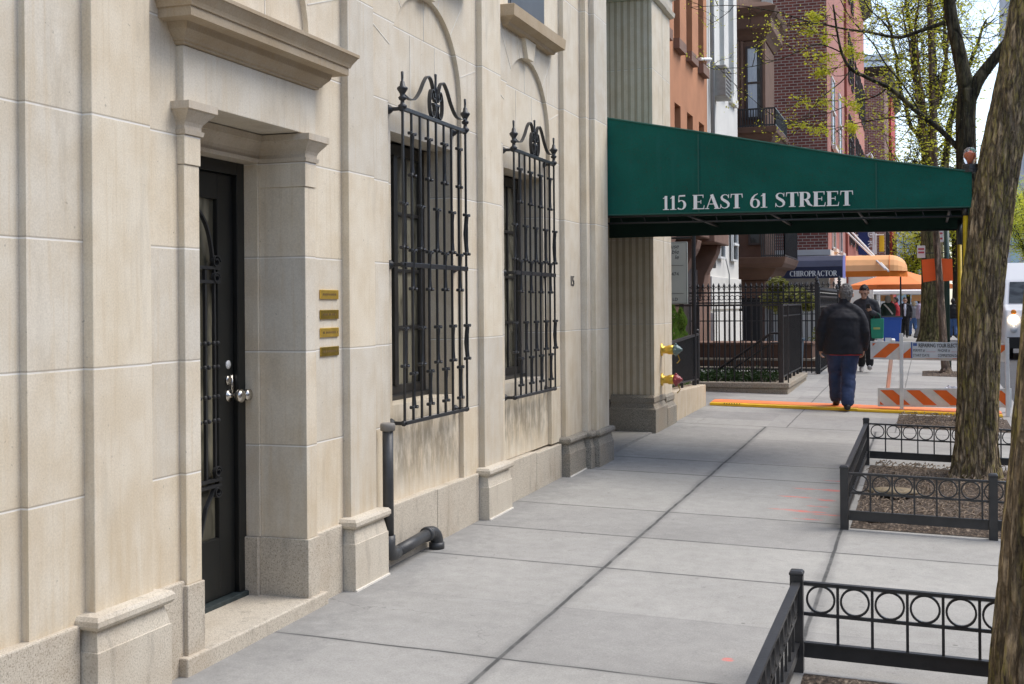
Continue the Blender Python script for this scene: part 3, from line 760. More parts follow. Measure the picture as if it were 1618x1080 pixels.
def glyph(ch):
    S=[]
    if ch=='I': S=[stem(.18),foot(.18,.025),foot(.18,.975)]; w=.42
    elif ch=='1': S=[stem(.22,0,.98,.17),foot(.22,.025,.40),([(.03,.80),(.15,.86),(.24,.97)],[.04,.08,.08])]; w=.47
    elif ch=='5':
        S=[([(.14,.955),(.52,.97)],[.11,.11]),([(.125,.98),(.10,.52)],[.05,.05]),arc(.26,.33,.235,.305,128,-118,26,.17,.05),([(.06,.13),(.09,.05),(.16,.03)],[.10,.08,.05])]; w=.60
    elif ch=='6': S=[arc(.33,.31,.225,.285,0,360,30,.16,.05),([(.105,.31),(.12,.50),(.19,.70),(.32,.87),(.50,.97)],[.17,.16,.13,.08,.04])]; w=.66
    elif ch=='E': S=[stem(.17),foot(.14,.025,.28),foot(.14,.975,.28),([(.17,.97),(.66,.97)],[.055,.055]),([(.17,.51),(.52,.51)],[.05,.05]),([(.17,.03),(.70,.03)],[.06,.06]),([(.655,1.0),(.66,.78)],[.07,.03]),([(.685,0),(.73,.26)],[.06,.03]),([(.52,.64),(.52,.38)],[.04,.04])]; w=.80
    elif ch=='A': S=[([(.10,.02),(.42,1.0)],[.055,.055]),([(.40,1.0),(.74,.02)],[.20,.20]),([(.22,.34),(.60,.34)],[.05,.05]),foot(.10,.025,.28),foot(.74,.025,.36)]; w=.90
    elif ch=='S':
        P=[(.56,.74),(.54,.86),(.45,.945),(.32,.965),(.19,.91),(.13,.79),(.17,.66),(.32,.55),(.47,.45),(.56,.33),(.555,.18),(.46,.07),(.32,.03),(.18,.07),(.10,.17),(.07,.30)]
        Wd=[.03,.05,.05,.05,.09,.14,.17,.19,.19,.17,.13,.08,.05,.05,.05,.03]; S=[(P,Wd),([(.575,.98),(.56,.72)],[.04,.04]),([(.06,.02),(.075,.30)],[.04,.04])]; w=.68
    elif ch=='T': S=[stem(.39),foot(.39,.025,.40),([(.06,.97),(.72,.97)],[.055,.055]),([(.065,1.0),(.03,.72)],[.07,.03]),([(.715,1.0),(.75,.72)],[.07,.03])]; w=.80
    elif ch in 'RP':
        S=[stem(.17),foot(.17,.025),foot(.14,.975,.28),([(.17,.97),(.38,.97)],[.055,.055]),([(.17,.49),(.38,.49)],[.05,.05]),arc(.38,.73,.21,.24,90,-90,18,.19,.055)]; w=.72
        if ch=='R': S+=[([(.36,.49),(.50,.38),(.60,.16),(.80,.03)],[.10,.19,.17,.05])]; w=.84
    elif ch=='C': S=[arc(.48,.5,.37,.47,52,308,30,.20,.05),([(.72,.98),(.73,.70)],[.05,.03]),([(.71,.14),(.75,.30)],[.04,.03])]; w=.84
    elif ch=='O': S=[arc(.46,.5,.36,.47,0,360,36,.20,.05)]; w=.94
    elif ch=='H': S=[stem(.17),stem(.68),foot(.17,.025),foot(.17,.975),foot(.68,.025),foot(.68,.975),([(.2,.5),(.66,.5)],[.05,.05])]; w=.88
    else: w=.40
    return S,w
def serif(s, mat, name, parent, p0, p1, up, normal, height, track=.0):
    b = MB(); b.k = .001
    tot = sum(glyph(c)[1] for c in s)
    p0, p1, up, nm = Vector(p0), Vector(p1), Vector(up).normalized(), Vector(normal).normalized()
    ex = (p1-p0)/tot; x = 0
    for ch in s:
        S,w = glyph(ch)
        for P,Wd in S:
            def T(u,v,d,x=x): return p0+ex*(x+u)+up*(v*height)+nm*d
            ribbon(b,P,Wd,T)
        x += w
    return b.build(name, mat, parent)

# ================================================================== green awning
t = thing('entrance_awning', 'long green cloth awning with white street number lettering, over the pavement', 'awning', (-2.9, 11.2, 2.5))
Y0, Y1 = 11.2, 13.36
top = [(-3.45,3.60),(-2.90,3.50),(-2.0,3.315),(-1.2,3.145),(-.45,2.985),(.375,2.838)]
bot = lambda x: 2.563+(x+2.9)*(-.0098)
def ztop(x):
    for (a,za),(b_,zb) in zip(top,top[1:]):
        if x <= b_: return za+(zb-za)*(x-a)/(b_-a)
    return top[-1][1]
b = MB(); N = 40
xs = [-3.45+3.825*i/N for i in range(N+1)]
b2 = MB()
for y, sgn in ((Y0,-1),(Y1,1)):
    nx, nz = 110, 16; vs = []
    for k in range(nx+1):
        x = -3.45+3.825*k/nx
        fr_ = min(abs(x-q) for q in (-3.45,-2.03,-.425,.375)); fx = min(1,fr_/.35)
        for j in range(nz+1):
            v = j/nz; fz = math.sin(math.pi*v)**.5
            o = fx*fz*(.020*noise.noise(Vector((x*1.7,v*2.0,y)))+.010*noise.noise(Vector((x*5+v*3,v*5,y+3))))+.004*math.sin(v*math.pi)*fx
            zb_ = bot(x)-.006*fx*(1-v)*abs(noise.noise(Vector((x*3,y,1))))
            vs.append((x,y+sgn*(.004+o) if sgn<0 else y+sgn*(.004+o),zb_+(ztop(x)-bot(x))*v))
    n_ = nz+1; b.add(vs,[(k*n_+j,(k+1)*n_+j,(k+1)*n_+j+1,k*n_+j+1) for k in range(nx) for j in range(nz)])
rings = [[(x,Y0,ztop(x)-.002),(x,Y1,ztop(x)-.002),(x,Y1,ztop(x)+.006),(x,Y0,ztop(x)+.006)] for x in xs]
b.loft(rings)
b.box(.370,.378,Y0,Y1,bot(.375),ztop(.375))
cl = b.build('canopy', M['awning'], t, smooth=True)
b = MB()
for x in (-2.03,-.425):
    b.box(x-.006,x+.006,Y0-.013,Y0-.006,bot(x)+.01,ztop(x)-.02)
b.tube([(x,Y0-.006,ztop(x)+.004) for x in xs],.009,6); b.tube([(x,Y0-.006,bot(x)+.004) for x in xs],.008,6)
b.build('seam', M['awning_seam'], cl)
serif('115 EAST 61 STREET'.replace(' ','_').replace('_',' '), M['letter_white'], 'lettering', t, atY(Y0-.022,1047,331.5), atY(Y0-.022,1349,324.3), (0,0,1), (0,-1,0), .135)
b = MB()
for y in (Y0+.03,Y1-.03):
    b.tube([(x,y,bot(x)-.004) for x in (-3.44,.35)],.017,8); b.tube([(x,y,ztop(x)-.03) for x in xs],.015,6)
    b.tube([(.35,y,bot(.35)),(.35,y,ztop(.35)-.03)],.015,6)
    b.tube([(x,y,bot(x)-.075) for x in (-3.44,.33)],.010,6)
    for k in range(14):
        x = -2.8+k*.23; b.tube([(x,y,bot(x)-.01),(x+.02,y,bot(x)-.075)],.005,5)
for x in (-2.2,-1.4,-.6,.2):
    b.tube([(x,Y0+.03,bot(x)+.01),(x,Y1-.03,bot(x)+.01)],.014,6); b.tube([(x,Y0+.03,ztop(x)-.03),(x,Y1-.03,ztop(x)-.03)],.012,6)
b.build('frame', M['iron'], t, smooth=True)
b = MB(); b.box(-3.45,.34,Y1-.055,Y1-.05,bot(0)-.07,bot(0)+.10); b.build('valance', M['awning_shaded'], t)
b = MB(); b.box(-3.45,.36,Y1-.03,Y1-.024,bot(0)+.0,bot(0)+.3); b.build('shade_sheet', M['awning_shaded'], t)  # dark sheet inside the far side, standing in for shade
for (x,y) in ((.325,Y0+.03),(.325,Y1-.04)):
    b = MB(); b.tube([(x,y,gz(x,y)),(x,y,bot(x))],.022,14); b.lathe((x,y,gz(x,y)),(0,0,1),[(0,.05),(.02,.05),(.03,.03),(.06,.024)],14)
    p = b.build('pole', M['yellow'], t, smooth=True)
    b = MB(); b.tube([(x,y,2.30 if y>12 else 2.46),(x,y,bot(x)+.02)],.025,12); b.build('pole_sleeve', M['iron_grey'], p, smooth=True)
# lamp on top of the outer end
t = thing('awning_lamp', 'clear dome beacon lamp with orange bulb on the outer end of the green awning', 'lamp', (.365,11.26,2.84))
M['clear'] = NT('clear_dome').out((.8,.78,.76), .12, Transmission_Weight=.93, IOR=1.2)
M['bulb'] = simple('orange_bulb', (.80,.17,.04), .35)
b = MB(); b.lathe((.365,11.26,2.84),(0,0,1),[(0,.085),(.03,.085),(.035,.07),(.07,.066),(.075,.06)],18); b.build('lamp_base', M['iron'], t)
b = MB(); b.lathe((.365,11.26,2.915),(0,0,1),[(0,.056),(.10,.054),(.13,.045),(.145,.028),(.15,0)],18); b.build('lamp_dome', M['clear'], t, smooth=True)
b = MB(); b.lathe((.365,11.26,2.92),(0,0,1),[(0,.016),(.03,.024),(.06,.042),(.09,.042),(.11,.0)],14); b.build('bulb', M['bulb'], t, smooth=True)

# ================================================================== tree guards
def guard(y0, y1, x0, x1, label, mid_posts=()):
    t = thing('tree_guard', label, 'tree guard', (x0, y0, gz(x0,y0)), 'low black iron tree guards')
    HT = .425
    for (x,y) in ((x0,y0),(x0,y1),(x1,y0),(x1,y1))+tuple(mid_posts):
        z = gz(x,y); b = MB(); b.box(x-.028,x+.028,y-.028,y+.028,z-.02,z+HT)
        b.loft([[(x-k,y-k,z+h),(x+k,y-k,z+h),(x+k,y+k,z+h),(x-k,y+k,z+h)] for h,k in ((HT,.031),(HT+.010,.031),(HT+.020,.024),(HT+.022,.0))])
        b.build('post', M['iron_grey'], t, bevel=.003)
    def side(a, c):
        ax, ay = a; cx_, cy_ = c; L = math.hypot(cx_-ax, cy_-ay); ux, uy = (cx_-ax)/L, (cy_-ay)/L
        A = Vector((ax+ux*.03, ay+uy*.03, gz(ax,ay))); C = Vector((cx_-ux*.03, cy_-uy*.03, gz(cx_,cy_)))
        b = MB(); up = Vector((0,0,1))
        along_y = abs(uy) > .5
        b.bar(A+up*.39,C+up*.39,.036 if along_y else .03,.014); b.bar(A+up*.255,C+up*.255,.014,.014)
        b.bar(A+up*.095,C+up*.095,.012,.062); b.bar(A+up*.128,C+up*.128,.03,.008)
        n = max(2, round((C-A).length/.138)); 
        for k in range(1, n):
            p = A+(C-A)*k/n
            b.bar(p+up*.13, p+up*.383, .012, .012)
        b.build('rail_panel', M['iron_grey'], t)
        b = MB(); rr = (C-A).length/n
        for k in range(n):
            p = A+(C-A)*(k+.5)/n+up*.3225; r = min(.0585, rr/2-.004)
            pts = [p+Vector((ux*r*math.cos(q), uy*r*math.cos(q), r*math.sin(q))) for q in [2*math.pi*i/28 for i in range(29)]]
            b.strap(pts, .014, .009, (-uy,ux,0))
        b.build('ring_row', M['iron_grey'], t)
    side((x0,y0),(x0,y1)); side((x0,y1),(x1,y1)); side((x0,y0),(x1,y0))
guard(2.3, 5.37, -.552, .95, 'nearest low black iron tree guard with a row of rings, cut by the frame')
guard(8.62, 11.80, -.556, .95, 'farther low black iron tree guard round the thick mossy trunk by the awning', ((.41,8.62),))
def mulch_bed(x0,x1,y0,y1,seed):
    nx, ny = 44, 90; xs=[x0+(x1-x0)*i/nx for i in range(nx+1)]; ys=[y0+(y1-y0)*i/ny for i in range(ny+1)]
    def fz(x,y):
        e = min(x-x0,x1-x,y-y0,y1-y)
        return gz(x,y)+.004+min(1,e/.12)*(.018+.03*noise.noise(Vector((x*3,y*3,seed)))+.014*noise.noise(Vector((x*22,y*22,seed))))
    o = sheet('mulch', xs, ys, fz, M['mulch'], 'stuff')
    tag(o, 'brown wood mulch in a street tree pit', 'mulch')
mulch_bed(-.52,.92,2.33,5.33,1); mulch_bed(-.52,.92,8.66,11.76,2); mulch_bed(-.36,.95,15.0,16.45,3); mulch_bed(-.1,.95,23.9,25.4,5)
# twigs and woody litter in the pits
tw = MB(); rr = random.Random(3)
for k in range(1500):
    y = rr.uniform(8.7,11.7) if k < 1250 else rr.uniform(15.05,16.4); x = rr.uniform(-.48 if k<1250 else -.33,.88); a = rr.uniform(0,3.14); l = rr.uniform(.015,.09)*(1.3 if rr.random()<.2 else .7)
    z = gz(x,y)+.035+rr.uniform(0,.025)
    p0=(x,y,z); p1=(x+l*.5*math.cos(a),y+l*.5*math.sin(a),z+rr.uniform(.0,.025)); p2=(x+l*math.cos(a+.4),y+l*math.sin(a+.4),z-.005)
    tw.tube([p0,p1,p2],[.004,.005,.003],4)
tag(tw.build('twig_litter', simple('dry_twigs',(.27,.205,.145),.9,.55,40)), 'dry twigs and bark chips lying on the mulch', 'litter', kind='stuff')
M['flagstone'] = granite('flagstone',(.22,.17,.10),(.12,.10,.07),(.3,.25,.18),60,.3)
def rock(name,label,c,r,seed):
    b = MB(); b.sphere((0,0,0),1,16,10)
    b.v = [tuple((v[0]*r[0]*(1+.25*noise.noise(Vector(v)*1.7+Vector((seed,0,0)))), v[1]*r[1]*(1+.25*noise.noise(Vector(v)*1.7+Vector((0,seed,0)))), max(-.9,min(.75,v[2]))*r[2])) for v in b.v]
    o = b.build(name, M['flagstone'], smooth=True); o.location = c; tag(o,label,'stone'); return o
rock('flat_stone','flat brown stone propped on the mulch behind the farther tree guard rail',(-.26,9.9,gz(-.2,9.9)+.075),(.19,.12,.035),2)
rock('flat_stone','grey flat stone lying at the corner of the farther tree pit',(-.33,9.0,gz(-.3,9)+.03),(.17,.13,.03),5)

# ================================================================== trunks, branches, leaves
def big_trunk(name, label, axis_pts, rad, mat, seed, nseg=180, nh=420, amp=.016, group=None, flare=0):
    # axis_pts: list of (x,y,z); rad: list of radii
    P = [Vector(p) for p in axis_pts]
    L = [0]
    for a,b_ in zip(P,P[1:]): L.append(L[-1]+(b_-a).length)
    root = thing(name, label, 'tree', tuple(P[0]), group)
    b = MB(); rings = []
    sd = Vector((seed*13.7, seed*7.1, 0))
    for j in range(nh+1):
        s = L[-1]*j/nh; k = 0
        while k < len(P)-2 and s > L[k+1]: k += 1
        u = (s-L[k])/(L[k+1]-L[k]); u2 = u*u*(3-2*u)
        c = P[k].lerp(P[k+1], u); r = rad[k]+(rad[k+1]-rad[k])*u2
        ring = []
        fl = flare*math.exp(-s/.16)
        for i in range(nseg):
            a = 2*math.pi*i/nseg; ca, sa = math.cos(a), math.sin(a)
            n1 = noise.noise(Vector((ca*9*r/.22, sa*9*r/.22, s*2.6))+sd)
            n2 = noise.noise(Vector((ca*17*r/.22, sa*17*r/.22, s*4.2))+sd*2)
            n3 = noise.noise(Vector((ca*1.7, sa*1.7, s*.9))+sd)
            rid = 1.0-((1-min(1,abs(n1)*2.2))**2*.9+(1-min(1,abs(n2)*2.0))**2*.5)
            rt_ = fl*(.35+.9*max(0,noise.noise(Vector((ca*1.6,sa*1.6,7.7))+sd))*2)
            q = r*(1+.10*n3)+amp*(rid-.75)+rt_
            ring.append((c.x+q*ca, c.y+q*sa, c.z))
        rings.append(ring)
    b.loft(rings)
    o = b.build('trunk', mat, root, smooth=True)
    return root
def spline(P, n=8):
    P = [Vector(p) for p in P]; out = []
    for i in range(len(P)-1):
        p0=P[max(i-1,0)];p1=P[i];p2=P[i+1];p3=P[min(i+2,len(P)-1)]
        for k in range(n):
            t_=k/n; out.append(.5*((2*p1)+(p2-p0)*t_+(2*p0-5*p1+4*p2-p3)*t_*t_+(3*p1-p0-3*p2+p3)*t_**3))
    out.append(P[-1]); return out
def limb(b, P, r0, r1, n=8, seg=8, wob=.0, seed=0):
    pts = spline(P, seg)
    if wob: pts = [p+Vector((noise.noise(p*2+Vector((seed,0,0))),noise.noise(p*2+Vector((0,seed,0))),noise.noise(p*2+Vector((0,0,seed)))))*wob for p in pts]
    m_ = len(pts)-1
    b.tube(pts, [r0+(r1-r0)*i/m_ for i in range(m_+1)], n)
    return pts
def leaves(b, c, rr, n, spread, size):
    for k in range(n):
        p = Vector(c)+Vector((rr.gauss(0,spread),rr.gauss(0,spread),rr.gauss(0,spread*.8)))
        u = Vector((rr.uniform(-1,1),rr.uniform(-1,1),rr.uniform(-.5,.5))).normalized(); w = u.cross(Vector((rr.uniform(-1,1),rr.uniform(-1,1),rr.uniform(-1,1)))).normalized()
        s = size*rr.uniform(.6,1.4)
        b.add([p-u*s, p+w*s*.45, p+u*s, p-w*s*.45],[(0,1,2,3)])
def twigs(bt, bl, p, d, L, r, depth, rr, leaf_n, leaf_s, spread, up=.15):
    # a wandering twig that forks; leaves near its tips
    pts = [Vector(p)]; d = Vector(d).normalized(); n = 5
    for k in range(n):
        d = (d+Vector((rr.gauss(0,.22),rr.gauss(0,.22),rr.gauss(0,.18)+up*.3))).normalized(); pts.append(pts[-1]+d*L/n)
    bt.tube(pts,[r*(1-.75*k/n) for k in range(n+1)],4 if r < .012 else 5)
    if depth > 0:
        for k in range(rr.choice((2,3,3))):
            i = rr.randint(1,n); a = Vector((rr.gauss(0,1),rr.gauss(0,1),rr.gauss(0,.7))).normalized()
            twigs(bt, bl, pts[i], d*.6+a*.75, L*rr.uniform(.5,.75), r*.5, depth-1, rr, leaf_n, leaf_s, spread, up)
    if depth <= 1:
        for i in (2,3,4,5):
            if rr.random() < .8: leaves(bl, pts[i], rr, leaf_n, spread, leaf_s)

# nearest trunk, cut by the right edge of the frame
YB = 4.4
e = [atY(YB,1562,1080),atY(YB,1580,850),atY(YB,1590,700),atY(YB,1597,600),atY(YB,1612,400)]
rB = .20
axis = [(e[0].x+rB-.03,YB,gz(.3,YB)-.03),(e[0].x+rB,YB,e[0].z),(e[1].x+rB,YB,e[1].z),(e[2].x+rB-.002,YB,e[2].z),(e[3].x+rB-.003,YB,e[3].z),(e[4].x+rB-.005,YB,e[4].z),(e[4].x+rB+.25,YB-.1,4.5),(e[4].x+rB+.4,YB-.2,7)]
axis = [(x+.012,y,z) for x,y,z in axis]
treeB = big_trunk('street_tree','nearest tree trunk with rough mossy bark, cut by the frame, inside the nearest guard','tree' and axis,[rB+.02,rB+.005,rB,rB-.003,rB-.005,rB-.01,.15,.1],M['bark'],1,nseg=200,nh=520,amp=.014,group='street trees along the kerb')
# trunk inside the farther guard
YA = 11.25
lft = [(1499,752),(1505,690),(1509,620),(1513,540),(1519,440),(1530,340),(1541,270),(1558,190),(1576,100),(1594,0)]
pts = [atY(YA,*q) for q in lft]; rad = [.232,.212,.205,.203,.208,.211,.210,.209,.206,.20]
axis = [(p.x+r-.022,YA,p.z) for p,r in zip(pts,rad)]; rad = [r-.030 for r in rad]
axis[0] = (axis[0][0],YA,gz(.4,YA)-.04)
axis += [(axis[-1][0]+.45,YA,axis[-1][2]+2.2),(axis[-1][0]+.8,YA,axis[-1][2]+4)]; rad += [.14,.06]
treeA = big_trunk('street_tree','thick leaning mossy tree trunk in the farther guard, hiding the awning end',axis,rad,M['bark'],2,nseg=170,nh=430,amp=.018,group='street trees along the kerb',flare=.085)
def crown_for(root, specs, seed, leaf_n, leaf_s, spread, depth=2, mat='bark_far', name='crown'):
    bt, bl = MB(), MB(); rr = random.Random(seed)
    for (p,d,L,r) in specs: twigs(bt, bl, p, d, L, r, depth, rr, leaf_n, leaf_s, spread)
    bt.build('twigs', M[mat], root); bl.build(name, M['leaf'], root)
# tree C: forked street tree beyond the awning
YC = 16.0
root = thing('street_tree','forked dark tree rising behind the outer end of the green awning','tree',(.5,YC,gz(.5,YC)),'street trees along the kerb')
bt, bl, br = MB(), MB(), MB(); rr = random.Random(21)
def pc(x,y,dY=0): return atY(YC+dY,x,y)
tr = [Vector((.48,YC,gz(.5,YC)-.02)),Vector((.48,YC,1.2)),Vector((.475,YC,2.4)),pc(1527,262),pc(1526,190),pc(1529,140)]
limb(br, tr, .135,.115, 14, 8, .02, 3)
limb(br, [pc(1529,160),pc(1524,125),pc(1513,70),pc(1500,0),pc(1496,-70),pc(1490,-160)], .105,.05, 12, 6, .015, 4)
limb(br, [pc(1529,165),pc(1545,128),pc(1568,96),pc(1600,55),pc(1640,0),pc(1690,-80)], .09,.04, 10, 6, .015, 5)
limbs = [
 ([pc(1512,232),pc(1480,198),pc(1440,168),pc(1402,138),pc(1370,120,-.3),pc(1345,108,-.5),pc(1330,85,-.6),pc(1322,45,-.7),pc(1316,5,-.8)], .036,.011),
 ([pc(1492,35),pc(1462,46),pc(1425,57),pc(1400,55),pc(1370,50,-.3),pc(1335,46,-.6),pc(1290,36,-.9),pc(1245,40,-1.2)], .030,.006),
 ([pc(1402,138),pc(1385,150,.2),pc(1340,165,.4),pc(1300,182,.6)], .010,.004),
 ([pc(1345,108,-.5),pc(1332,125,-.6),pc(1290,160,-.9),pc(1262,205,-1.1)], .011,.003),
 ([pc(1470,192),pc(1440,182,.2),pc(1395,188,.4),pc(1350,196,.6),pc(1310,206,.8)], .012,.004),
 ([pc(1455,180),pc(1432,140),pc(1395,95),pc(1372,60),pc(1340,20),pc(1310,-40)], .013,.005),
 ([pc(1410,56),pc(1395,32),pc(1370,8),pc(1350,-30)], .013,.006),
 ([pc(1330,85,-.6),pc(1290,68,-.9),pc(1240,92,-1.1),pc(1190,104,-1.4),pc(1128,110,-1.6)], .009,.003),
 ([pc(1290,36,-.9),pc(1230,20,-1.2),pc(1160,8,-1.5),pc(1090,12,-1.8)], .008,.003),
 ([pc(1300,182,.6),pc(1240,190,.6),pc(1180,150,.6),pc(1130,100,.6)], .006,.003),
 ([pc(1500,0),pc(1460,-20),pc(1420,-20),pc(1380,-50)], .03,.01),
]
ltips = []
for P,r0,r1 in limbs:
    ps = limb(br, P, r0, r1, 6, 6, .03, r0*900); ltips.append((ps,r1))
br.build('trunk', M['bark_far'], root, smooth=True)
for ps,r1 in ltips:
    for i in range(4, len(ps), 2):
        if rr.random() < .7:
            d = Vector((rr.gauss(-.25,.7),rr.gauss(0,.7),rr.gauss(.1,.6)))
            twigs(bt, bl, ps[i], d, rr.uniform(.25,.55), .005, 1, rr, 2, .016, .035, .1)
# denser sprays of young leaves hanging before the brick house
for (x0,y0,x1,y1,dy) in ((1250,158,1312,165,-.6),(1247,198,1308,205,-.6),(1285,118,1312,112,-.4),(1262,45,1310,62,-.6),(1280,25,1300,30,-.6),(1330,155,1358,170,.2),(1340,200,1352,206,.4),(1272,92,1320,90,-.5),(1330,75,1370,95,-.2)):
    for k in range(20):
        u = rr.random(); c = pc(x0+(x1-x0)*u, y0+(y1-y0)*u+rr.gauss(0,3.5), dy); leaves(bl, c, rr, 9, .035, .022)
    limb(bt,[pc(x0,y0,dy),pc((x0+x1)/2,(y0+y1)/2-3,dy),pc(x1+12,y1-6,dy)],.003,.006,4,4)
bt.build('twigs', M['bark_far'], root); bl.build('crown', M['leaf'], root)
# tree E: slim pale trunk carrying orange cards; tree D: broad mossy trunk behind it
YE = 24.7
root = thing('street_tree','slim pale tree trunk with orange cards tied to it','tree',(.32,YE,gz(.3,YE)),'street trees along the kerb')
br, bt, bl = MB(), MB(), MB(); rr = random.Random(5)
pe = lambda x,y,d=0: atY(YE+d,x,y)
base = Vector((.34,YE,gz(.34,YE)-.02))
br.tube(spline([base,base+Vector((-.005,0,.12)),base+Vector((-.03,0,.4)),pe(1485,450),pe(1479,360),pe(1476,250),pe(1472,100),pe(1469,-20)]),[.20-.105*min(1,i/9)-.025*min(1,i/26)-.01*i/56 for i in range(57)],14)
for P,r0 in (([pe(1476,250),pe(1455,190),pe(1440,100),pe(1425,10)],.05),([pe(1474,180),pe(1490,120),pe(1500,40),pe(1520,-30)],.05),([pe(1476,215),pe(1455,140),pe(1448,60),pe(1452,-30)],.04),([pe(1480,300),pe(1450,262),pe(1415,282),pe(1390,300)],.025)):
    ps = limb(br,P,r0,.012,7,6,.05,r0*100)
    for i in range(4,len(ps)):
        for q in range(3): twigs(bt,bl,ps[i],(rr.gauss(0,.8),rr.gauss(0,.8),rr.gauss(.2,.6)),rr.uniform(.5,1.0),.010,1,rr,2,.032,.08)
br.build('trunk', M['bark_pale'], root, smooth=True); bt.build('twigs', M['bark_far'], root); bl.build('crown', M['leaf'], root)
YD = 38
pd = lambda x,y,d=0: atY(YD+d,x,y)
root = thing('street_tree','broad mossy tree trunk with flared foot, behind the slim pale tree','tree',(.1,YD,gz(.1,YD)),'street trees along the kerb')
br, bt, bl = MB(), MB(), MB(); rr = random.Random(9)
z0 = gz(.1,YD)
br.tube(spline([(.10,YD,z0-.1),(.10,YD,z0+.25),(.13,YD,z0+.8),(.16,YD,2.2),(.14,YD,4.2),(.10,YD,5.5)],6),[.80,.74,.64,.55,.49,.45,.42,.39,.375,.36]+[.35-.003*i for i in range(21)],18)
for P,r0 in (([(.10,YD,5.2),pd(1462,240),pd(1452,150),pd(1440,60),pd(1428,-20)],.17),([(.12,YD,5.2),pd(1474,220),pd(1476,120),pd(1472,20),pd(1470,-60)],.16),([(.12,YD,5.0),pd(1490,270),pd(1505,180),pd(1530,100),pd(1560,30)],.14),([pd(1462,240),pd(1430,170),pd(1415,90),pd(1400,10)],.07),([pd(1475,180),pd(1495,110),pd(1490,20),pd(1500,-40)],.07)):
    ps = limb(br,P,r0,.03,8,6,.12,r0*77)
    for i in range(3,len(ps)):
        for q in range(3): twigs(bt,bl,ps[i],(rr.gauss(0,.9),rr.gauss(0,.9),rr.gauss(.2,.6)),rr.uniform(.7,1.6),.016,1,rr,2,.05,.12)
br.build('trunk', M['bark_moss'], root, smooth=True); bt.build('twigs', M['bark_far'], root); bl.build('crown', M['leaf'], root)
# small far trees down the street and across the road
for (x,Y,h,seed,lab) in ((-1.2,78,7.5,31,'small bright green tree far down the pavement behind the orange umbrella'),(1.2,62,9,32,'yellow green tree beyond the broad mossy trunk'),(7.9,108,13,33,'leafy tree across the road above the white van'),(3.2,95,12,34,'pale green tree at the far end of the road'),(9.6,128,17,35,'tall spring tree farthest off across the road')):
    root = thing('street_tree',lab,'tree',(x,Y,gz(1,Y)),'street trees along the kerb')
    br, bt, bl = MB(), MB(), MB(); rr = random.Random(seed)
    limb(br,[(x,Y,gz(1,Y)-.1),(x+.1,Y,h*.3),(x,Y,h*.6)],.16,.08,8)
    for k in range(7 if Y < 90 else 12):
        a = rr.uniform(0,6.28); ps = limb(br,[(x,Y,h*rr.uniform(.25,.55)),(x+h*.12*math.cos(a),Y+h*.12*math.sin(a),h*rr.uniform(.5,.7)),(x+h*.25*math.cos(a),Y+h*.25*math.sin(a),h*rr.uniform(.6,1.0))],.05,.02,5)
        for i in range(3,len(ps)):
            for q in range(2): twigs(bt,bl,ps[i],(rr.gauss(0,.9),rr.gauss(0,.9),rr.gauss(.1,.6)),rr.uniform(.7,1.4),.02,1,rr,2,.09,.26)
    br.build('trunk', M['bark_far'], root, smooth=True); bt.build('twigs', M['bark_far'], root); bl.build('crown', M['leaf'], root)

# orange cards tied behind the slim trunk
for (x0,y0,x1,y1,lab,tl) in ((1456,410,1478,444,'left orange card tied to the slim tree',.02),(1486,408,1505,442,'right orange card tied to the slim tree',-.015)):
    a = atY(YE+.17,x0,y0); c_ = atY(YE+.17,x1,y1)
    b = MB(); b.add([(a.x,YE+.17,a.z),(c_.x,YE+.17,a.z+tl),(c_.x+.01,YE+.17,c_.z+tl),(a.x+.03,YE+.17,c_.z-.02),(a.x,YE+.176,a.z),(c_.x,YE+.176,a.z+tl),(c_.x+.01,YE+.176,c_.z+tl),(a.x+.03,YE+.176,c_.z-.02)],[(0,1,2,3),(7,6,5,4),(0,4,5,1),(1,5,6,2),(2,6,7,3),(3,7,4,0)])
    tag(b.build('orange_card', M['orange_card']), lab, 'card', 'orange cards on the slim tree')
# ================================================================== barricade and cable ramp
M['reflect_white'] = simple('barrier_white', (.70,.70,.68), .5, .12, 10)
M['reflect_orange'] = simple('barrier_orange', (.80,.15,.012), .5, .10, 10)
t = thing('barricade', 'white A-frame barricade with orange striped boards and a repair notice', 'barricade', (.3, 17, .2))
def board(x0,x1,y,z0,z1,slope,flip,name='board'):
    b = MB(); tz = lambda x: (x-x0)*slope
    b.add([(x0,y,z0),(x1,y,z0+tz(x1)),(x1,y,z1+tz(x1)),(x0,y,z1),(x0,y+.03,z0),(x1,y+.03,z0+tz(x1)),(x1,y+.03,z1+tz(x1)),(x0,y+.03,z1)],[(0,1,2,3),(7,6,5,4),(0,4,5,1),(1,5,6,2),(2,6,7,3),(3,7,4,0)])
    o = b.build(name, M['reflect_white'], t)
    s = MB(); h = z1-z0-.05; w = .17; x = x0+.03-w*2; za, zb = z0+.025, z1-.025
    while x < x1:
        sl = h*1.1; q = [(x,0),(x+w,0),(x+w+sl,h),(x+sl,h)] if not flip else [(x+sl,0),(x+w+sl,0),(x+w,h),(x,h)]
        # clip to the board
        def clip(poly, lo, hi):
            for lim, keep in ((lo, lambda p:p[0]>=lo),(hi, lambda p:p[0]<=hi)):
                out = []
                for i in range(len(poly)):
                    p, n = poly[i], poly[(i+1)%len(poly)]
                    if keep(p): out.append(p)
                    if keep(p) != keep(n):
                        u = (lim-p[0])/(n[0]-p[0]); out.append((lim, p[1]+(n[1]-p[1])*u))
                poly = out
                if not poly: break
            return poly
        q = clip(q, x0+.03, x1-.03)
        if len(q) >= 3:
            n = len(q); s.add([(a,y-.003,za+c_+tz(a)) for a,c_ in q],[tuple(range(n))])
        x += w*2
    s.build('orange_stripes', M['reflect_orange'], o)
    return o
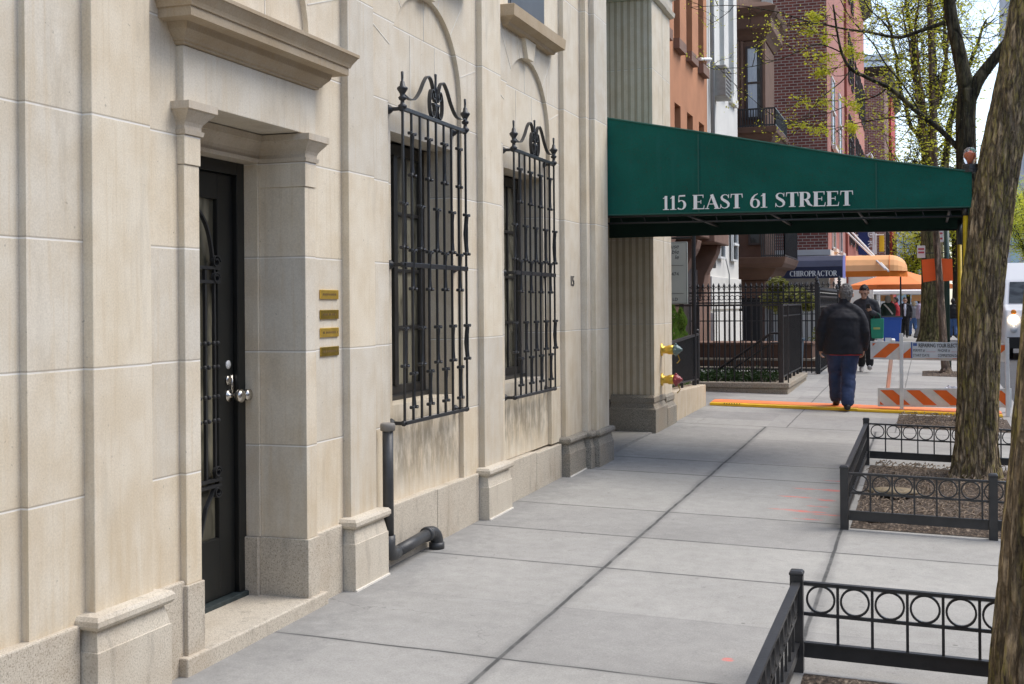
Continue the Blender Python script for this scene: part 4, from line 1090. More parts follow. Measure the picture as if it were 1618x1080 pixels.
board(-.74,1.02,17.02,.925,1.17,-.012,False); board(-.645,1.04,16.94,.285,.535,.012,True)
def leg(a,c,w=.045): 
    b = MB(); b.bar(a,c,w,.05); b.build('leg', M['reflect_white'], t, bevel=.004)
leg((-.335,16.90,gz(-.3,16.9)),(-.335,16.985,1.28)); leg((.99,16.90,gz(1,16.9)),(.99,16.985,1.22))
leg((-.56,17.5,gz(-.3,17.5)),(-.44,17.06,1.2)); leg((1.04,17.5,gz(1,17.5)),(.99,17.06,1.2))
b = MB(); zs0, zs1 = .945, 1.16; b.box(-.21,.66,16.995,17.003,zs0,zs1)
M['notice'] = simple('white_notice', (.62,.66,.70), .5, .05)
M['blue'] = simple('blue_print', (.06,.12,.35), .5, .05)
nt = b.build('notice_board', M['notice'], t)
b = MB(); b.box(-.212,-.195,16.992,16.9945,zs0,zs1); b.box(-.185,-.135,16.992,16.9945,zs1-.05,zs1-.012); b.build('emblem', M['blue'], nt)
def ctext(q,size,x,z,xs,bold=0):
    o=text(q,size,M['ink'],'lettering',nt,(0,0,0),(1,0,0),(0,0,1),.001,bold=bold)
    for v in o.data.vertices: v.co.x=v.co.x*xs+x; v.co.y+=16.9935; v.co.z+=z
ctext('REPAIRING YOUR ELECTRICAL',.072,-.115,1.092,.62,.0015); ctext('PERMIT #',.052,-.185,1.032,.7); ctext('PHONE #',.052,.13,1.032,.7); ctext('START DATE',.052,-.185,.965,.7); ctext('COMPLETION DATE',.052,.13,.965,.62)
b = MB(); b.box(-.02,.10,16.9925,16.9945,1.03,1.034); b.box(.30,.42,16.9925,16.9945,1.03,1.034); b.build('filled_line', simple('pink_line',(.6,.25,.3),.6,.05), nt)
# cable ramp
M['ramp_orange'] = simple('ramp_orange', (.85,.24,.07), .6, .1, 4)
M['ramp_yellow'] = simple('ramp_yellow', (.80,.47,.01), .55, .15, 6)
t = thing('cable_ramp', 'low yellow and orange cable ramp laid across the pavement', 'cable ramp', (-1.2,17,.24))
def ramp(x0,x1,y0,h,parts):
    b = MB(); n = 12
    rings = []
    for i in range(n+1):
        x = x0+(x1-x0)*i/n; z = gz(x,y0)+.003
        rings.append([(x,y0,z),(x,y0+.005,z+h),(x,y0+.13,z+h+.004),(x,y0+.13,z)])
    b.loft(rings); b.build('kerb_strip', M['ramp_yellow'], t, bevel=.004)
    b = MB(); rings = []
    for i in range(n+1):
        x = x0+(x1-x0)*i/n; z = gz(x,y0)+.003
        rings.append([(x,y0+.131,z),(x,y0+.131,z+h+.008),(x,y0+.45,z+h+.015),(x,y0+1.0,z+.012),(x,y0+1.0,z)])
    b.loft(rings); b.build('ramp_plate', M['ramp_orange'], t)
ramp(-2.9,-.9,16.72,.036,0); ramp(-.9,.92,16.70,.030,0)
b = MB()
for k in range(7): b.box(-2.70+k*.035,-2.685+k*.035,16.716,16.7215,.295,.308)
b.build('marking', M['ink'], t)
# crumpled plastic sheet by the barricade
b = MB(); b.sphere((0,0,0),1,22,14); b.v = [tuple(Vector(v)*(.6+.9*abs(noise.noise(Vector(v)*2.3)))) for v in b.v]
b.v = [(v[0]*.17,v[1]*.12,v[2]*.09) for v in b.v]
o = b.build('plastic_bag', simple('clear_plastic',(.62,.63,.66),.2,.2,20)); o.location = (.33,19.6,gz(.3,19.6)+.08); tag(o,'crumpled clear plastic bag on the pavement behind the barricade','bag')

# ================================================================== low wall, railing, hose connections
t = thing('low_wall', 'low buff stone wall with black picket railing beyond the fluted pier', 'wall', (-2.97,15.6,.25))
b = MB(); y0, y1 = 14.47, 16.72
b.add([(-3.2,y0,.1),(-2.95,y0,.1),(-2.95,y1,.1),(-3.2,y1,.1),(-3.2,y0,.62),(-2.95,y0,.62),(-2.95,y1,.565),(-3.2,y1,.565)],[(3,2,1,0),(4,5,6,7),(0,1,5,4),(1,2,6,5),(2,3,7,6),(3,0,4,7)])
b.build('wall', M['stone_plain'], t, bevel=.01)
b = MB(); b.bar((-3.06,y0,1.20),(-3.06,y1,1.275),.05,.03); b.bar((-3.06,y0,.70),(-3.06,y1,.64),.035,.02); b.bar((-3.06,y1-.02,.56),(-3.06,y1-.02,1.27),.035); b.sphere((-3.06,y1-.02,1.32),.028,10,6)
for k in range(3): b.bar((-3.06,y0+.3+k*.8,.58),(-3.06,y0+.3+k*.8,.70),.03)
b.build('rail', M['iron_grey'], t)
b = MB()
for k in range(37):
    y = y0+.04+k*.06; u = (y-y0)/(y1-y0); b.bar((-3.06,y,.70-.06*u),(-3.06,y,1.20+.07*u),.016,.016)
b.build('pickets', M['iron'], t)
M['cap_red'] = simple('faded_red_cap', (.38,.07,.08), .4, .25, 30); M['cap_green'] = simple('grey_green_cap', (.16,.24,.24), .35, .4, 40)
for z,capm,lab in ((1.165,'cap_green','upper brass hose connection with grey green cap on the entrance pier'),(.815,'cap_red','lower brass hose connection with faded red cap on the entrance pier')):
    t = thing('hose_connection', lab, 'hose connection', (-2.95,13.85,z), 'brass hose connections on the pier')
    b = MB(); b.lathe((-2.957,13.8,z),(1,0,0),[(0,.075),(.015,.075),(.02,.046),(.07,.046),(.09,.056),(.14,.056),(.15,.045)],18)
    b.build('body', M['brass'], t, smooth=True)
    b = MB(); b.lathe((-2.812,13.8,z),(1,0,0),[(0,.045),(.005,.058),(.05,.058),(.06,.042),(.075,.042),(.085,.02),(.1,.02),(.1,0)],16)
    for k in range(4): b.sphere((-2.785,13.8+.062*math.cos(k*1.57),z+.062*math.sin(k*1.57)),.015,8,6)
    b.build('cap', M[capm], t, smooth=True)
    b = MB(); b.tube([(-2.76,13.8,z-.06),(-2.74,13.82,z-.12),(-2.78,13.84,z-.16)],.006,5); b.build('chain', M['brass_dull'], t)

# ================================================================== signboard on a black post
t = thing('signboard', 'pale green signboard with dark italic lettering hung from a black post', 'sign', (-3.05,16.4,.27))
b = MB(); b.tube([(-3.05,16.4,.2),(-3.05,16.4,3.4)],.03,10); b.tube([(-3.05,16.4,2.62),(-3.6,16.4,2.62)],.015,8); b.build('post', M['iron'], t)
M['sign'] = simple('pale_green_board', (.50,.55,.49), .5, .06, 3)
b = MB(); b.box(-3.62,-3.135,16.385,16.415,1.70,2.565); bo = b.build('board', M['sign'], t, bevel=.004)
b = MB(); 
for x0,x1,z0,z1 in ((-3.61,-3.147,2.55,2.553),(-3.61,-3.147,1.71,1.713),(-3.150,-3.147,1.713,2.55)): b.box(x0,x1,16.381,16.3845,z0,z1)
for z in (2.235,1.845): b.box(-3.50,-3.19,16.381,16.3845,z,z+.004)
b.build('border', M['ink'], bo)
for s,z,sz,al in (('use',2.475,.085,.25),('ble',2.40,.085,.25),('le',2.325,.085,.25),('7474',2.095,.07,0),('LD',1.745,.062,0)):
    text(s,sz,M['ink'],'lettering',bo,(-3.255 if s!='LD' else -3.27,16.384,z),(1,0,0),(0,0,1),.001,align='RIGHT',italic=al)

# ================================================================== areaway: planter with railing, spear fences, steps
M['brownstone'] = simple('brownstone', (.135,.075,.050), .85, .2, 3, .3)
M['brownstone_lt'] = simple('brownstone_light', (.20,.115,.08), .85, .2, 3, .3)
M['kerb_buff'] = granite('buff_kerb', (.33,.29,.23), (.2,.17,.13), (.42,.38,.3), 70, .4)
t = thing('planter_bed', 'low stone planter with black railing and ivy beside the pavement', 'planter', (-3.2,19.5,.28))
b = MB(); x0,x1,y0,y1 = -4.4,-2.06,18.92,21.95
def kerbrun(b,xa,xb,ya,yb): 
    zg = .0; 
    for (o,z0,z1) in ((0,0,.345),(.02,.346,.455)): b.box(xa-o,xb+o,ya-o,yb+o,z0,z1)
b.box(x0,x1,y0,y0+.2,.1,.37); b.box(x0,x1+.025,y0-.025,y0+.225,.371,.455); b.box(x1-.2,x1,y0+.2,y1,.1,.37); b.box(x1-.225,x1+.025,y0+.225,y1,.371,.455)
b.build('kerb', M['kerb_buff'], t, bevel=.015)
b = MB(); b.box(x0,x1-.21,y0+.21,y1,.1,.40); b.build('soil', M['mulch'], t)
b = MB(); rr = random.Random(4)
for k in range(1500): leaves(b,(rr.uniform(x0,x1-.25),rr.uniform(y0+.2,y0+1.2),.46+rr.uniform(0,.10)),rr,2,.05,.035)
o = b.build('ivy', M['ivy'], t); o['kind'] = 'stuff'
b = MB(); xr, yr = x1-.10, y0+.10
b.bar((x0,yr,1.675),(xr,yr,1.675),.05,.03); b.bar((xr,yr,1.675),(xr,y1,1.675),.05,.03); b.bar((xr,yr+.1,.545),(xr,y1,.545),.03,.02); b.bar((xr,yr,1.50),(xr,y1,1.50),.02,.02)
for p in ((-3.48,yr),(xr,yr),(xr,y1-.03)): b.bar((p[0],p[1],.40),(p[0],p[1],1.675),.055)
for k in range(4): b.bar((xr,yr+.6+k*.6,.45),(xr,yr+.6+k*.6,.55),.04)
b.build('railing', M['iron'], t)
b = MB()
for k in range(17):
    if abs(-4.3+k*.14+3.48)>.03: b.bar((-4.3+k*.14,yr,.42),(-4.3+k*.14,yr,1.675),.018,.018)
for k in range(20): b.bar((xr,yr+.13+k*.145,.545),(xr,yr+.13+k*.145,1.675),.02,.02)
b.build('balusters', M['iron'], t)
# sloping handrail of the areaway stair
t = thing('stair_handrail', 'black sloping handrail of the areaway stair behind the planter railing', 'handrail', (-2.8,19.9,.3))
b = MB(); y = 19.95; P = [atY(y,1122,592),atY(y,1219,526),atY(y,1236,526)]
b.tube(P,.022,8); b.tube([p-Vector((0,0,.16)) for p in P],.014,6); b.tube([P[2],P[2]-Vector((0,0,.85))],.02,6)
b.build('rail', M['iron'], t)
b = MB()
for k in range(12):
    p = P[0].lerp(P[1],(k+.5)/12); b.bar(p-Vector((0,0,.75)),p,.014,.014)
b.build('balusters', M['iron'], t)
def spear_fence(label, a, c, zb, h, n, loc=None):
    t = thing('spear_fence', label, 'fence', (a[0],a[1],zb), 'black spear-topped fences')
    A, C = Vector((*a,zb)), Vector((*c,zb)); u = (C-A)/n; up = Vector((0,0,1))
    b = MB()
    for z in (.06,h-.26,h-.06): b.bar(A+up*z,C+up*z,.03,.03)
    b.bar(A+up*(h*.62),C+up*(h*.62),.02,.02)
    b.build('rails', M['iron'], t)
    b = MB()
    for k in range(n+1):
        p = A+u*k; b.bar(p,p+up*h,.022,.022)
        q = p+up*h
        b.lathe(q-up*.01,(0,0,1),[(0,.014),(.02,.028),(.035,.012),(.05,.012),(.075,.032),(.10,.022),(.15,0)],6)
        b.tube([q+up*.03-u.normalized()*.05+up*.03,q+up*.035-u.normalized()*.03,q+up*.03,q+up*.035+u.normalized()*.03,q+up*.06+u.normalized()*.05],.008,4)
    b.build('spear_bars', M['iron'], t)
    b = MB(); d = u.normalized()
    for k in range(n):
        p = A+u*(k+.5)+up*(h-.16); r = min(.085,u.length*.42)
        b.strap([p+d*r*math.cos(R(q))+up*r*math.sin(R(q)) for q in range(0,361,24)],.016,.012,d.cross(up))
    b.build('ring_band', M['iron'], t)
    for p in (A,C):
        b = MB(); b.bar(p,p+up*(h+.10),.07,.07); b.lathe(p+up*(h+.10),(0,0,1),[(0,.05),(.02,.05),(.04,.02),(.07,.045),(.11,.03),(.16,0)],8); b.build('fence_post', M['iron'], t)
spear_fence('black spear-topped fence across the yard behind the planter railing',(-4.5,23.5),(-2.0,23.5),gz(-3,23.5),1.62,24)
spear_fence('black spear-topped fence running along the pavement edge beside the walking man',(-1.98,23.55),(-1.98,28.6),gz(-2,24),1.55,26)
spear_fence('farther black spear-topped fence ending under the navy awning',(-3.6,29.4),(-1.98,29.4),gz(-2,29),1.72,13)
t = thing('brown_steps', 'brown stone base and pale steps behind the iron fences', 'steps', (-3.2,25,.3))
b = MB(); b.box(-4.55,-2.05,24.2,25.2,.2,.42); b.build('plinth', M['kerb_buff'], t, bevel=.01)
b = MB(); b.box(-4.55,-2.1,24.4,25.3,.421,.545); b.box(-4.55,-2.2,24.6,25.6,.586,.86); b.build('wall', M['brownstone'], t)
b = MB(); b.box(-4.56,-2.08,24.36,25.4,.546,.585); b.build('coping', M['kerb_buff'], t)
b = MB(); b.box(-4.56,-2.17,24.55,25.65,.861,.90); b.build('coping', M['brownstone_lt'], t)
M['bin_blue'] = simple('dull_blue_bin', (.05,.08,.11), .5)
t = thing('small_bin', 'dull blue grey bin standing behind the planter railing', 'bin', (-2.35,22.6,.3))
b = MB(); b.loft([[(-2.55+k,22.5+k,z),(-2.18-k,22.5+k,z),(-2.18-k,22.85-k,z),(-2.55+k,22.85-k,z)] for z,k in ((.3,.04),(1.0,0))]); b.build('bin_body', M['bin_blue'], t, bevel=.02)
b = MB(); b.box(-2.57,-2.16,22.48,22.87,1.0,1.05); b.build('lid', M['bin_blue'], t, bevel=.01)

def bush(name,label,c,r,n,size,mat,seed,lumps=9,group=None):
    root = thing(name,label,'shrub',(c[0],c[1],c[2]-r[2]),group); b = MB(); s = MB(); rr = random.Random(seed)
    L = [(Vector((rr.uniform(-.6,.6)*r[0],rr.uniform(-.6,.6)*r[1],rr.uniform(-.55,.5)*r[2])),rr.uniform(.3,.55)) for _ in range(lumps)]
    for k in range(n):
        o, q = rr.choice(L); v = Vector((rr.gauss(0,1),rr.gauss(0,1),rr.gauss(0,1))).normalized()*q*rr.uniform(.7,1.05)
        leaves(b,Vector(c)+o+Vector((v.x*r[0],v.y*r[1],v.z*r[2])),rr,2,.02,size)
    for o,q in L: s.tube([(c[0],c[1],c[2]-r[2]-.1),Vector(c)+o*.5,Vector(c)+o],[.015,.01,.004],5)
    b.build('foliage',mat,root); s.build('stem',M['bark_far'],root); return root
def cone_shrub(label,x,y,z0,h,r,seed):
    root = thing('conifer_shrub',label,'shrub',(x,y,z0),'green conifers behind the low wall'); b = MB(); s = MB(); rr = random.Random(seed)
    for k in range(2600):
        u = rr.random()**.8; rad = r*(1-u)**.6*(.8+.35*math.sin(u*23+rr.uniform(0,1.2))); a = rr.uniform(0,6.28)
        p = Vector((x+rad*math.cos(a),y+rad*math.sin(a),z0+h*u)); d = Vector((math.cos(a)*.4,math.sin(a)*.4,1)).normalized()*rr.uniform(.03,.07); w = d.cross(Vector((rr.gauss(0,1),rr.gauss(0,1),0))).normalized()*.012
        b.add([p-w,p+d*.5+w*.3,p+d,p+w],[(0,1,2,3)])
    s.tube([(x,y,z0-.5),(x,y,z0+h*.8)],[.03,.01],6)
    b.build('foliage',M['leaf_conifer'],root); s.build('stem',M['bark_far'],root)
M['leaf_conifer'] = leafm('conifer_leaves', (.055,.13,.02), (.20,.33,.06))
cone_shrub('left bright green conifer behind the low wall railing',-3.40,16.55,.5,1.22,.21,1); cone_shrub('right shorter bright green conifer behind the low wall railing',-3.45,17.5,.5,1.12,.22,2)
bush('leafy_shrub','bushy olive shrub with pale flowers above the spear-topped fence',(-2.75,26.6,1.86),(.64,.5,.46),3000,.042,M['leaf_olive'],8)
bush('climbing_shrub','thin light green shrub growing through the fence by the walking man',(-2.2,27.8,.95),(.3,.5,.75),700,.03,M['leaf_olive'],12)

# ================================================================== houses down the street
def house(name,label,loc): return thing(name,label,'building',loc,'row houses down the street')
def wins_x(parent, X, wins, frame_m, pane_m, deep=.12, sill_m=None, sill_h=.12, mull=True):  # windows in a facade facing +x
    for y0,y1,z0,z1 in wins:
        f = MB(); w = .05
        f.box(X-deep,X+.002,y0-.0,y0+w,z0,z1); f.box(X-deep,X+.002,y1-w,y1,z0,z1); f.box(X-deep,X+.002,y0+w,y1-w,z1-w,z1); f.box(X-deep,X+.002,y0+w,y1-w,z0,z0+w)
        if mull: f.box(X-deep+.03,X-deep+.09,y0+w,y1-w,(z0+z1)/2-.03,(z0+z1)/2+.03)
        o = f.build('window', frame_m, parent)
        p = MB(); p.box(X-deep,X-deep+.03,y0+w,y1-w,z0+w,z1-w); p.build('pane', pane_m, o)
        if sill_m:
            s = MB(); s.box(X-.02,X+.10,y0-.08,y1+.08,z0-sill_h,z0-.001); s.build('sill', sill_m, o)
def facade_x(b, X, y0, y1, z0, z1, wins, back):  # wall facing +x with holes
    ys = sorted({y0,y1,*[w[0] for w in wins],*[w[1] for w in wins]}); zs = sorted({z0,z1,*[w[2] for w in wins],*[w[3] for w in wins]})
    for i in range(len(ys)-1):
        for j in range(len(zs)-1):
            cy, cz = (ys[i]+ys[i+1])/2, (zs[j]+zs[j+1])/2
            if any(w[0]<cy<w[1] and w[2]<cz<w[3] for w in wins): continue
            b.quad((X,ys[i],zs[j]),(X,ys[i+1],zs[j]),(X,ys[i+1],zs[j+1]),(X,ys[i],zs[j+1]))
    for w in wins:
        a,c,d,e = w; D = .35
        b.quad((X,a,d),(X-D,a,d),(X-D,a,e),(X,a,e)); b.quad((X,c,d),(X-D,c,d),(X-D,c,e),(X,c,e)); b.quad((X,a,d),(X,c,d),(X-D,c,d),(X-D,a,d)); b.quad((X,a,e),(X,c,e),(X-D,c,e),(X-D,a,e))
    b.box(back, X-.36, y0, y1, z0, z1)
    b.quad((X,y0,z0),(X-.36,y0,z0),(X-.36,y0,z1),(X,y0,z1)); b.quad((X,y1,z0),(X-.36,y1,z0),(X-.36,y1,z1),(X,y1,z1)); b.quad((X,y0,z1),(X,y1,z1),(X-.36,y1,z1),(X-.36,y0,z1))
M['stucco_orange'] = simple('orange_stucco', (.44,.195,.095), .9, .16, 1.6, .2)
M['stucco_white'] = simple('white_stucco', (.66,.64,.59), .9, .1, 1.2, .2)
M['win_dark'] = simple('dark_window_frame', (.05,.035,.03), .6)
M['win_white'] = simple('white_window_frame', (.68,.68,.66), .6, .05)
# orange house
h = house('orange_house','orange stuccoed row house with narrow dark windows, just past the fluted pier',(-5,20,.3))
wn = []
for (a,c) in ((22.85,23.45),(24.12,24.76),(25.46,26.10)):
    wn += [(a,c,6.85,9.3),(a,c,3.95,5.62),(a,c,10.4,12.6)]
wn += [(21.5,22.1,6.85,9.3),(21.5,22.1,3.95,5.62)]
b = MB(); facade_x(b,-4.6,14.5,26.48,3.22,16,wn,-9); b.build('wall',M['stucco_orange'],h)
wins_x(h,-4.72,wn,M['win_dark'],M['glass_far'],.12,None)
s = MB()
for w in wn: s.box(-4.6,-4.48,w[0]-.06,w[1]+.06,w[2]-.20,w[2]-.001)
s.build('window_sills',M['brownstone_lt'],h)
b = MB(); b.box(-9,-4.55,14.52,26.46,-.2,3.2); b.build('brown_ground_floor',M['brownstone_lt'],h)
b = MB(); b.box(-4.55,-4.05,19.4,24.0,2.98,3.24); b.box(-4.55,-3.95,23.5,25.3,2.92,3.30)
for y in (20.2,22.6,24.9): b.prism([(-4.56,1.75),(-4.45,1.75),(-4.35,2.3),(-4.12,2.75),(-4.08,2.915),(-4.56,2.915)],'y',y-.22,y+.22)
bal = b.build('balcony',M['brownstone_lt'],h,bevel=.02)
b = MB(); b.bar((-4.1,19.4,3.85),(-4.1,25.2,3.85),.04); b.bar((-4.1,19.4,3.33),(-4.1,25.2,3.33),.03)
for k in range(44): b.bar((-4.1,19.45+k*.132,3.25),(-4.1,19.45+k*.132,3.85),.018)
b.build('balcony_railing',M['iron'],bal)
b = MB(); b.box(-4.55,-4.47,20.4,21.6,.9,2.3); b.box(-4.549,-4.46,22.9,24.4,.6,2.4); b.build('ground_window',M['win_dark'],h)
# white house
h = house('white_house','narrow white stuccoed row house with drainpipe, between orange and brown houses',(-5,28,.3))
wn = [(28.25,28.95,6.85,9.9),(29.62,30.45,6.85,9.9),(28.25,28.95,10.9,13),(29.62,30.45,10.9,13)]
b = MB(); facade_x(b,-4.6,26.52,31.0,.0,16,wn,-9); b.build('wall',M['stucco_white'],h)
wins_x(h,-4.72,wn,M['win_white'],M['glass_far'],.12,None)
b = MB()
for w in wn: b.box(-4.6,-4.5,w[0]-.06,w[1]+.06,w[2]-.18,w[2]-.001)
for z,o in ((1.5,.10),(2.32,.07)): b.box(-4.6,-4.6+o,26.54,30.98,z-.75,z+.0)
b.build('stone_trim',M['stucco_white'],h,bevel=.01)
b = MB(); b.tube([(-4.52,26.75,2.5),(-4.52,26.75,16)],.05,8); b.tube([(-4.48,28.6,.4),(-4.48,28.7,2.4),(-4.55,28.6,2.8)],.015,6); b.build('drainpipe',simple('grey_pipe',(.25,.25,.24),.6),h,smooth=True)
b = MB(); b.box(-4.59,-4.25,26.95,27.75,6.4,7.1)
ac = b.build('air_conditioner',simple('ac_grey',(.30,.29,.26),.6,.2),h,bevel=.02)
b = MB()
for k in range(7): b.box(-4.249,-4.24,27.0,27.7,6.46+k*.09,6.5+k*.09)
b.build('vent_slats',M['win_dark'],ac)
wins_x(h,-4.5,[(27.6,28.3,2.75,3.6),(29.5,30.3,2.75,3.6)],M['win_white'],M['glass_far'],.06,None)
t = thing('flag_bracket','white flag pole bracket projecting from the white house edge','bracket',(-4.6,26.6,5.9))
b = MB(); b.tube([atX(-4.55,1106,93),atY(26.6,1123,93)],.035,8); b.tube([atY(26.4,1110,111),atY(26.6,1122,94)],.035,8); b.build('bracket_arm',M['white'],t)
# brown house with oriel
h = house('brown_house','brownstone row house with a projecting oriel window and iron balconies',(-5,34,.3))
b = MB(); b.box(-9,-4.95,31.02,38.98,-.1,16); b.build('wall',M['brownstone'],h)
def oriel(z0,z1):
    b = MB(); b.box(-4.95,-4.15,33.0,35.2,z0,z1); return b.build('oriel',M['brownstone'],h,bevel=.02)
oz = oriel(6.5,8.9); oriel(2.95,5.9)
def win_y(parent,x0,x1,y,z0,z1,fm,pm,cm=None):  # window in a face looking to -y
    f = MB(); w=.06
    f.box(x0,x0+w,y-.05,y+.0,z0,z1); f.box(x1-w,x1,y-.05,y,z0,z1); f.box(x0+w,x1-w,y-.05,y,z1-w,z1); f.box(x0+w,x1-w,y-.05,y,z0,z0+w); f.box(x0+w,x1-w,y-.045,y,(z0+z1)/2-.04,(z0+z1)/2+.02)
    o = f.build('window',fm,parent); p = MB(); p.box(x0+w,x1-w,y-.02,y-.005,z0+w,z1-w); p.build('pane',pm,o)
    if cm:
        c = MB(); n=6
        for k in range(n): c.box(x0+w+(x1-x0-2*w)*.72*k/n,x0+w+(x1-x0-2*w)*.72*(k+1)/n,y-.03-.006*(k%2),y-.021,z0+w,z1-w)
        c.build('curtain',cm,o)
win_y(oz,-4.66,-4.20,33.0,6.75,8.75,M['win_dark'],M['glass_far'],M['curtain'])
b = MB()
for x in (-4.86,-4.76): b.box(x-.035,x+.035,32.93,33.0,6.5,8.9)
b.box(-4.2,-4.12,32.94,33.0,6.5,8.9); b.build('pilaster_strip',M['brownstone_lt'],oz,bevel=.01)
b = MB(); b.loft([[(-4.95,33-o,z),(-4.15+o,33-o,z),(-4.15+o,35.2+o,z),(-4.95,35.2+o,z)] for z,o in ((5.905,.05),(6.0,.12),(6.15,.22),(6.3,.29),(6.33,.34),(6.49,.36))]); b.build('ledge',M['brownstone'],h,bevel=.015)
b = MB(); b.loft([[(-4.95,33-o,z),(-4.15+o,33-o,z),(-4.15+o,35.2+o,z),(-4.95,35.2+o,z)] for z,o in ((8.905,.02),(9.05,.10),(9.2,.22),(9.5,.2),(9.6,.3),(9.75,.36),(9.85,.2),(9.95,.0))]); b.build('ledge',M['brownstone'],h,bevel=.015)
b = MB(); b.loft([[(-4.95,33-o,z),(-4.15+o,33-o,z),(-4.15+o,35.2+o,z),(-4.95,35.2+o,z)] for z,o in ((2.35,.05),(2.5,.22),(2.65,.30),(2.68,.48),(2.78,.55),(2.945,.60))])
b.box(-4.95,-4.2,33.1,35.1,1.85,2.345)
b.build('ledge',M['brownstone'],h,bevel=.015)
def rail_run(pts,z0,z1,n,name='balcony_railing'):
    b = MB()
    for a,c in zip(pts,pts[1:]):
        for z in (z0+.04,z1): b.bar((a[0],a[1],z),(c[0],c[1],z),.04)
        for k in range(n+1):
            u = k/n; b.bar((a[0]+(c[0]-a[0])*u,a[1]+(c[1]-a[1])*u,z0),(a[0]+(c[0]-a[0])*u,a[1]+(c[1]-a[1])*u,z1),.03)
    b.build(name,M['iron'],h)
rail_run([(-4.85,32.7),(-3.85,32.7),(-3.85,35.5)],6.49,6.98,14); rail_run([(-4.2,32.45),(-3.6,32.45),(-3.6,35.75)],2.945,3.9,12)
b = MB(); b.box(-4.92,-4.78,32.8,32.98,6.49,7.1); b.build('scroll_end',M['brownstone'],h)
win_y(h,-4.62,-4.26,33.0,3.3,4.6,M['win_dark'],M['glass_far'])
b = MB(); b.box(-4.88,-4.35,33.2,33.24,.4,1.95); b.build('area_door',M['black'],h)
# brick house, its side wall seen over the brown house's yard
M['brick_side'] = brick('red_brick_side',(.265,.080,.058),(.155,.048,.040),(.46,.40,.34),'x')
M['brick_front'] = brick('brick_front',(.21,.065,.05),(.13,.042,.036),(.32,.27,.23),'y')
M['pink'] = simple('pink_stucco',(.36,.15,.12),.9,.15,1.2)
M['red'] = simple('red_stucco',(.29,.085,.06),.9,.15,1.2); M['salmon'] = simple('salmon_stucco',(.43,.17,.125),.9,.15,1.2)
h = house('brick_house','tall brick house showing a blank side wall of dark red brick',(-5,39,.3))
b = MB(); b.box(-9,-2.97,39,47.5,3.4,18); b.build('wall',M['brick_side'],h)
b = MB(); b.box(-8.99,-2.93,38.96,47.48,-.2,3.22); b.build('pale_ground_floor',M['stucco_white'],h); b = MB(); b.box(-9.0,-2.88,38.9,47.5,3.221,3.399); b.build('string_course',M['stucco_white'],h)
b = MB(); b.box(-2.969,-2.955,39.0,47.5,3.41,18); b.build('front_wall',M['pink'],h)
wins_x(h,-2.90,[(40.6,41.8,3.5,5.5),(44,45.2,3.5,5.5),(40.6,41.8,6.9,9.2),(44,45.2,6.9,9.2)],M['win_white'],M['glass_far'],.05,M['stucco_white'])
b = MB(); b.box(-5.0,-4.62,38.70,38.955,3.4,16); b.build('corner_strip',M['stucco_white'],h)
def plainhouse(name,label,X,y0,y1,zt,mat,wz,step=2.0,side=None):
    h = house(name,label,(X-2,y0,.3)); b = MB(); b.box(X-7,X,y0,y1,-.3,zt); b.build('wall',mat,h)
    if side: b = MB(); b.box(X-6.9,X-.02,y0-.03,y0-.001,-.3,zt); b.build('side_wall',side,h)
    ws = []
    y = y0+.8
    while y+1.1 < y1:
        for z in wz: ws.append((y,y+1.1,z,z+1.9))
        y += step
    wins_x(h,X+.06,ws,M['win_dark'],M['glass_far'],.06,None)
    b = MB(); b.loft([[(X-7,y0-o,z),(X+o,y0-o,z),(X+o,y1+o,z),(X-7,y1+o,z)] for z,o in ((zt+.001,.05),(zt+.3,.35),(zt+.5,.45),(zt+.55,.2))]); b.build('roof_cornice',M['win_dark'],h)
plainhouse('red_house','deep red stuccoed house just past the brick house',-2.86,47.52,53,17,M['red'],(4,7.2,10.4,13.6))
plainhouse('salmon_house','salmon pink house beyond the red house',-2.95,53.02,63,16,M['salmon'],(4,7.2,10.4))
plainhouse('brown_brick_house','brown brick house farther down the row',-2.2,70,78,14.4,M['brick_front'],(4,7.2),2.2,M['brick_side'])
plainhouse('bright_red_house','bright red house farthest down the row',-2.05,78.02,88,14.9,simple('bright_red',(.42,.04,.035),.8),(4,7),2.4)
# shopfronts under the houses
t = house('white_shopfront','white shopfront with glazed bays under the far houses',(-2.6,55,.2))
b = MB(); b.box(-2.86,-2.2,47.6,69,.0,3.3); b.build('wall',M['stucco_white'],t)
b = MB()
for k in range(7): b.box(-2.199,-2.17,48.2+k*3,50.4+k*3,.5,2.6)
b.build('shop_windows',M['glass_far'],t)
b = MB()
for k in range(8): b.box(-2.2,-1.95,47.65+k*3,48.0+k*3,.0,3.3)
b.build('shop_piers',M['stucco_white'],t)
def tower(name,label,x0,x1,y,z,mat,rows,glassm,seed):
    t = thing(name,label,'tower',((x0+x1)/2,y,0),'far towers at the end of the street')
    b = MB(); b.box(x0,x1,y,y+18,-1,z); b.build('wall',mat,t)
    b = MB(); n = int((x1-x0)/2.2)
    for r in range(rows):
        for k in range(n): b.box(x0+.5+k*2.2,x0+2.2+k*2.2,y-.08,y-.01,2+r*3.1,4.2+r*3.1)
    b.build('window_bands',glassm,t)
    b = MB(); b.box(x0+1,x1-1,y+2,y+12,z+.01,z+3); b.build('roof_house',mat,t)
M['pale_tower'] = simple('pale_tower',(.60,.63,.66),.7,.08,.2); M['tower_glass'] = simple('tower_glass',(.36,.46,.48),.3,.12,.3); M['tan_tower'] = simple('tan_tower',(.52,.49,.50),.8,.08,.2)  # pale, low-contrast tones put distance haze into the tower colours
tower('glass_tower','pale green glass tower at the far end of the street',-12,-5.2,215,42,M['pale_tower'],12,M['tower_glass'],1)
tower('white_block','low white block at the far end of the street',-5.0,2,225,24,M['pale_tower'],7,M['tower_glass'],2)
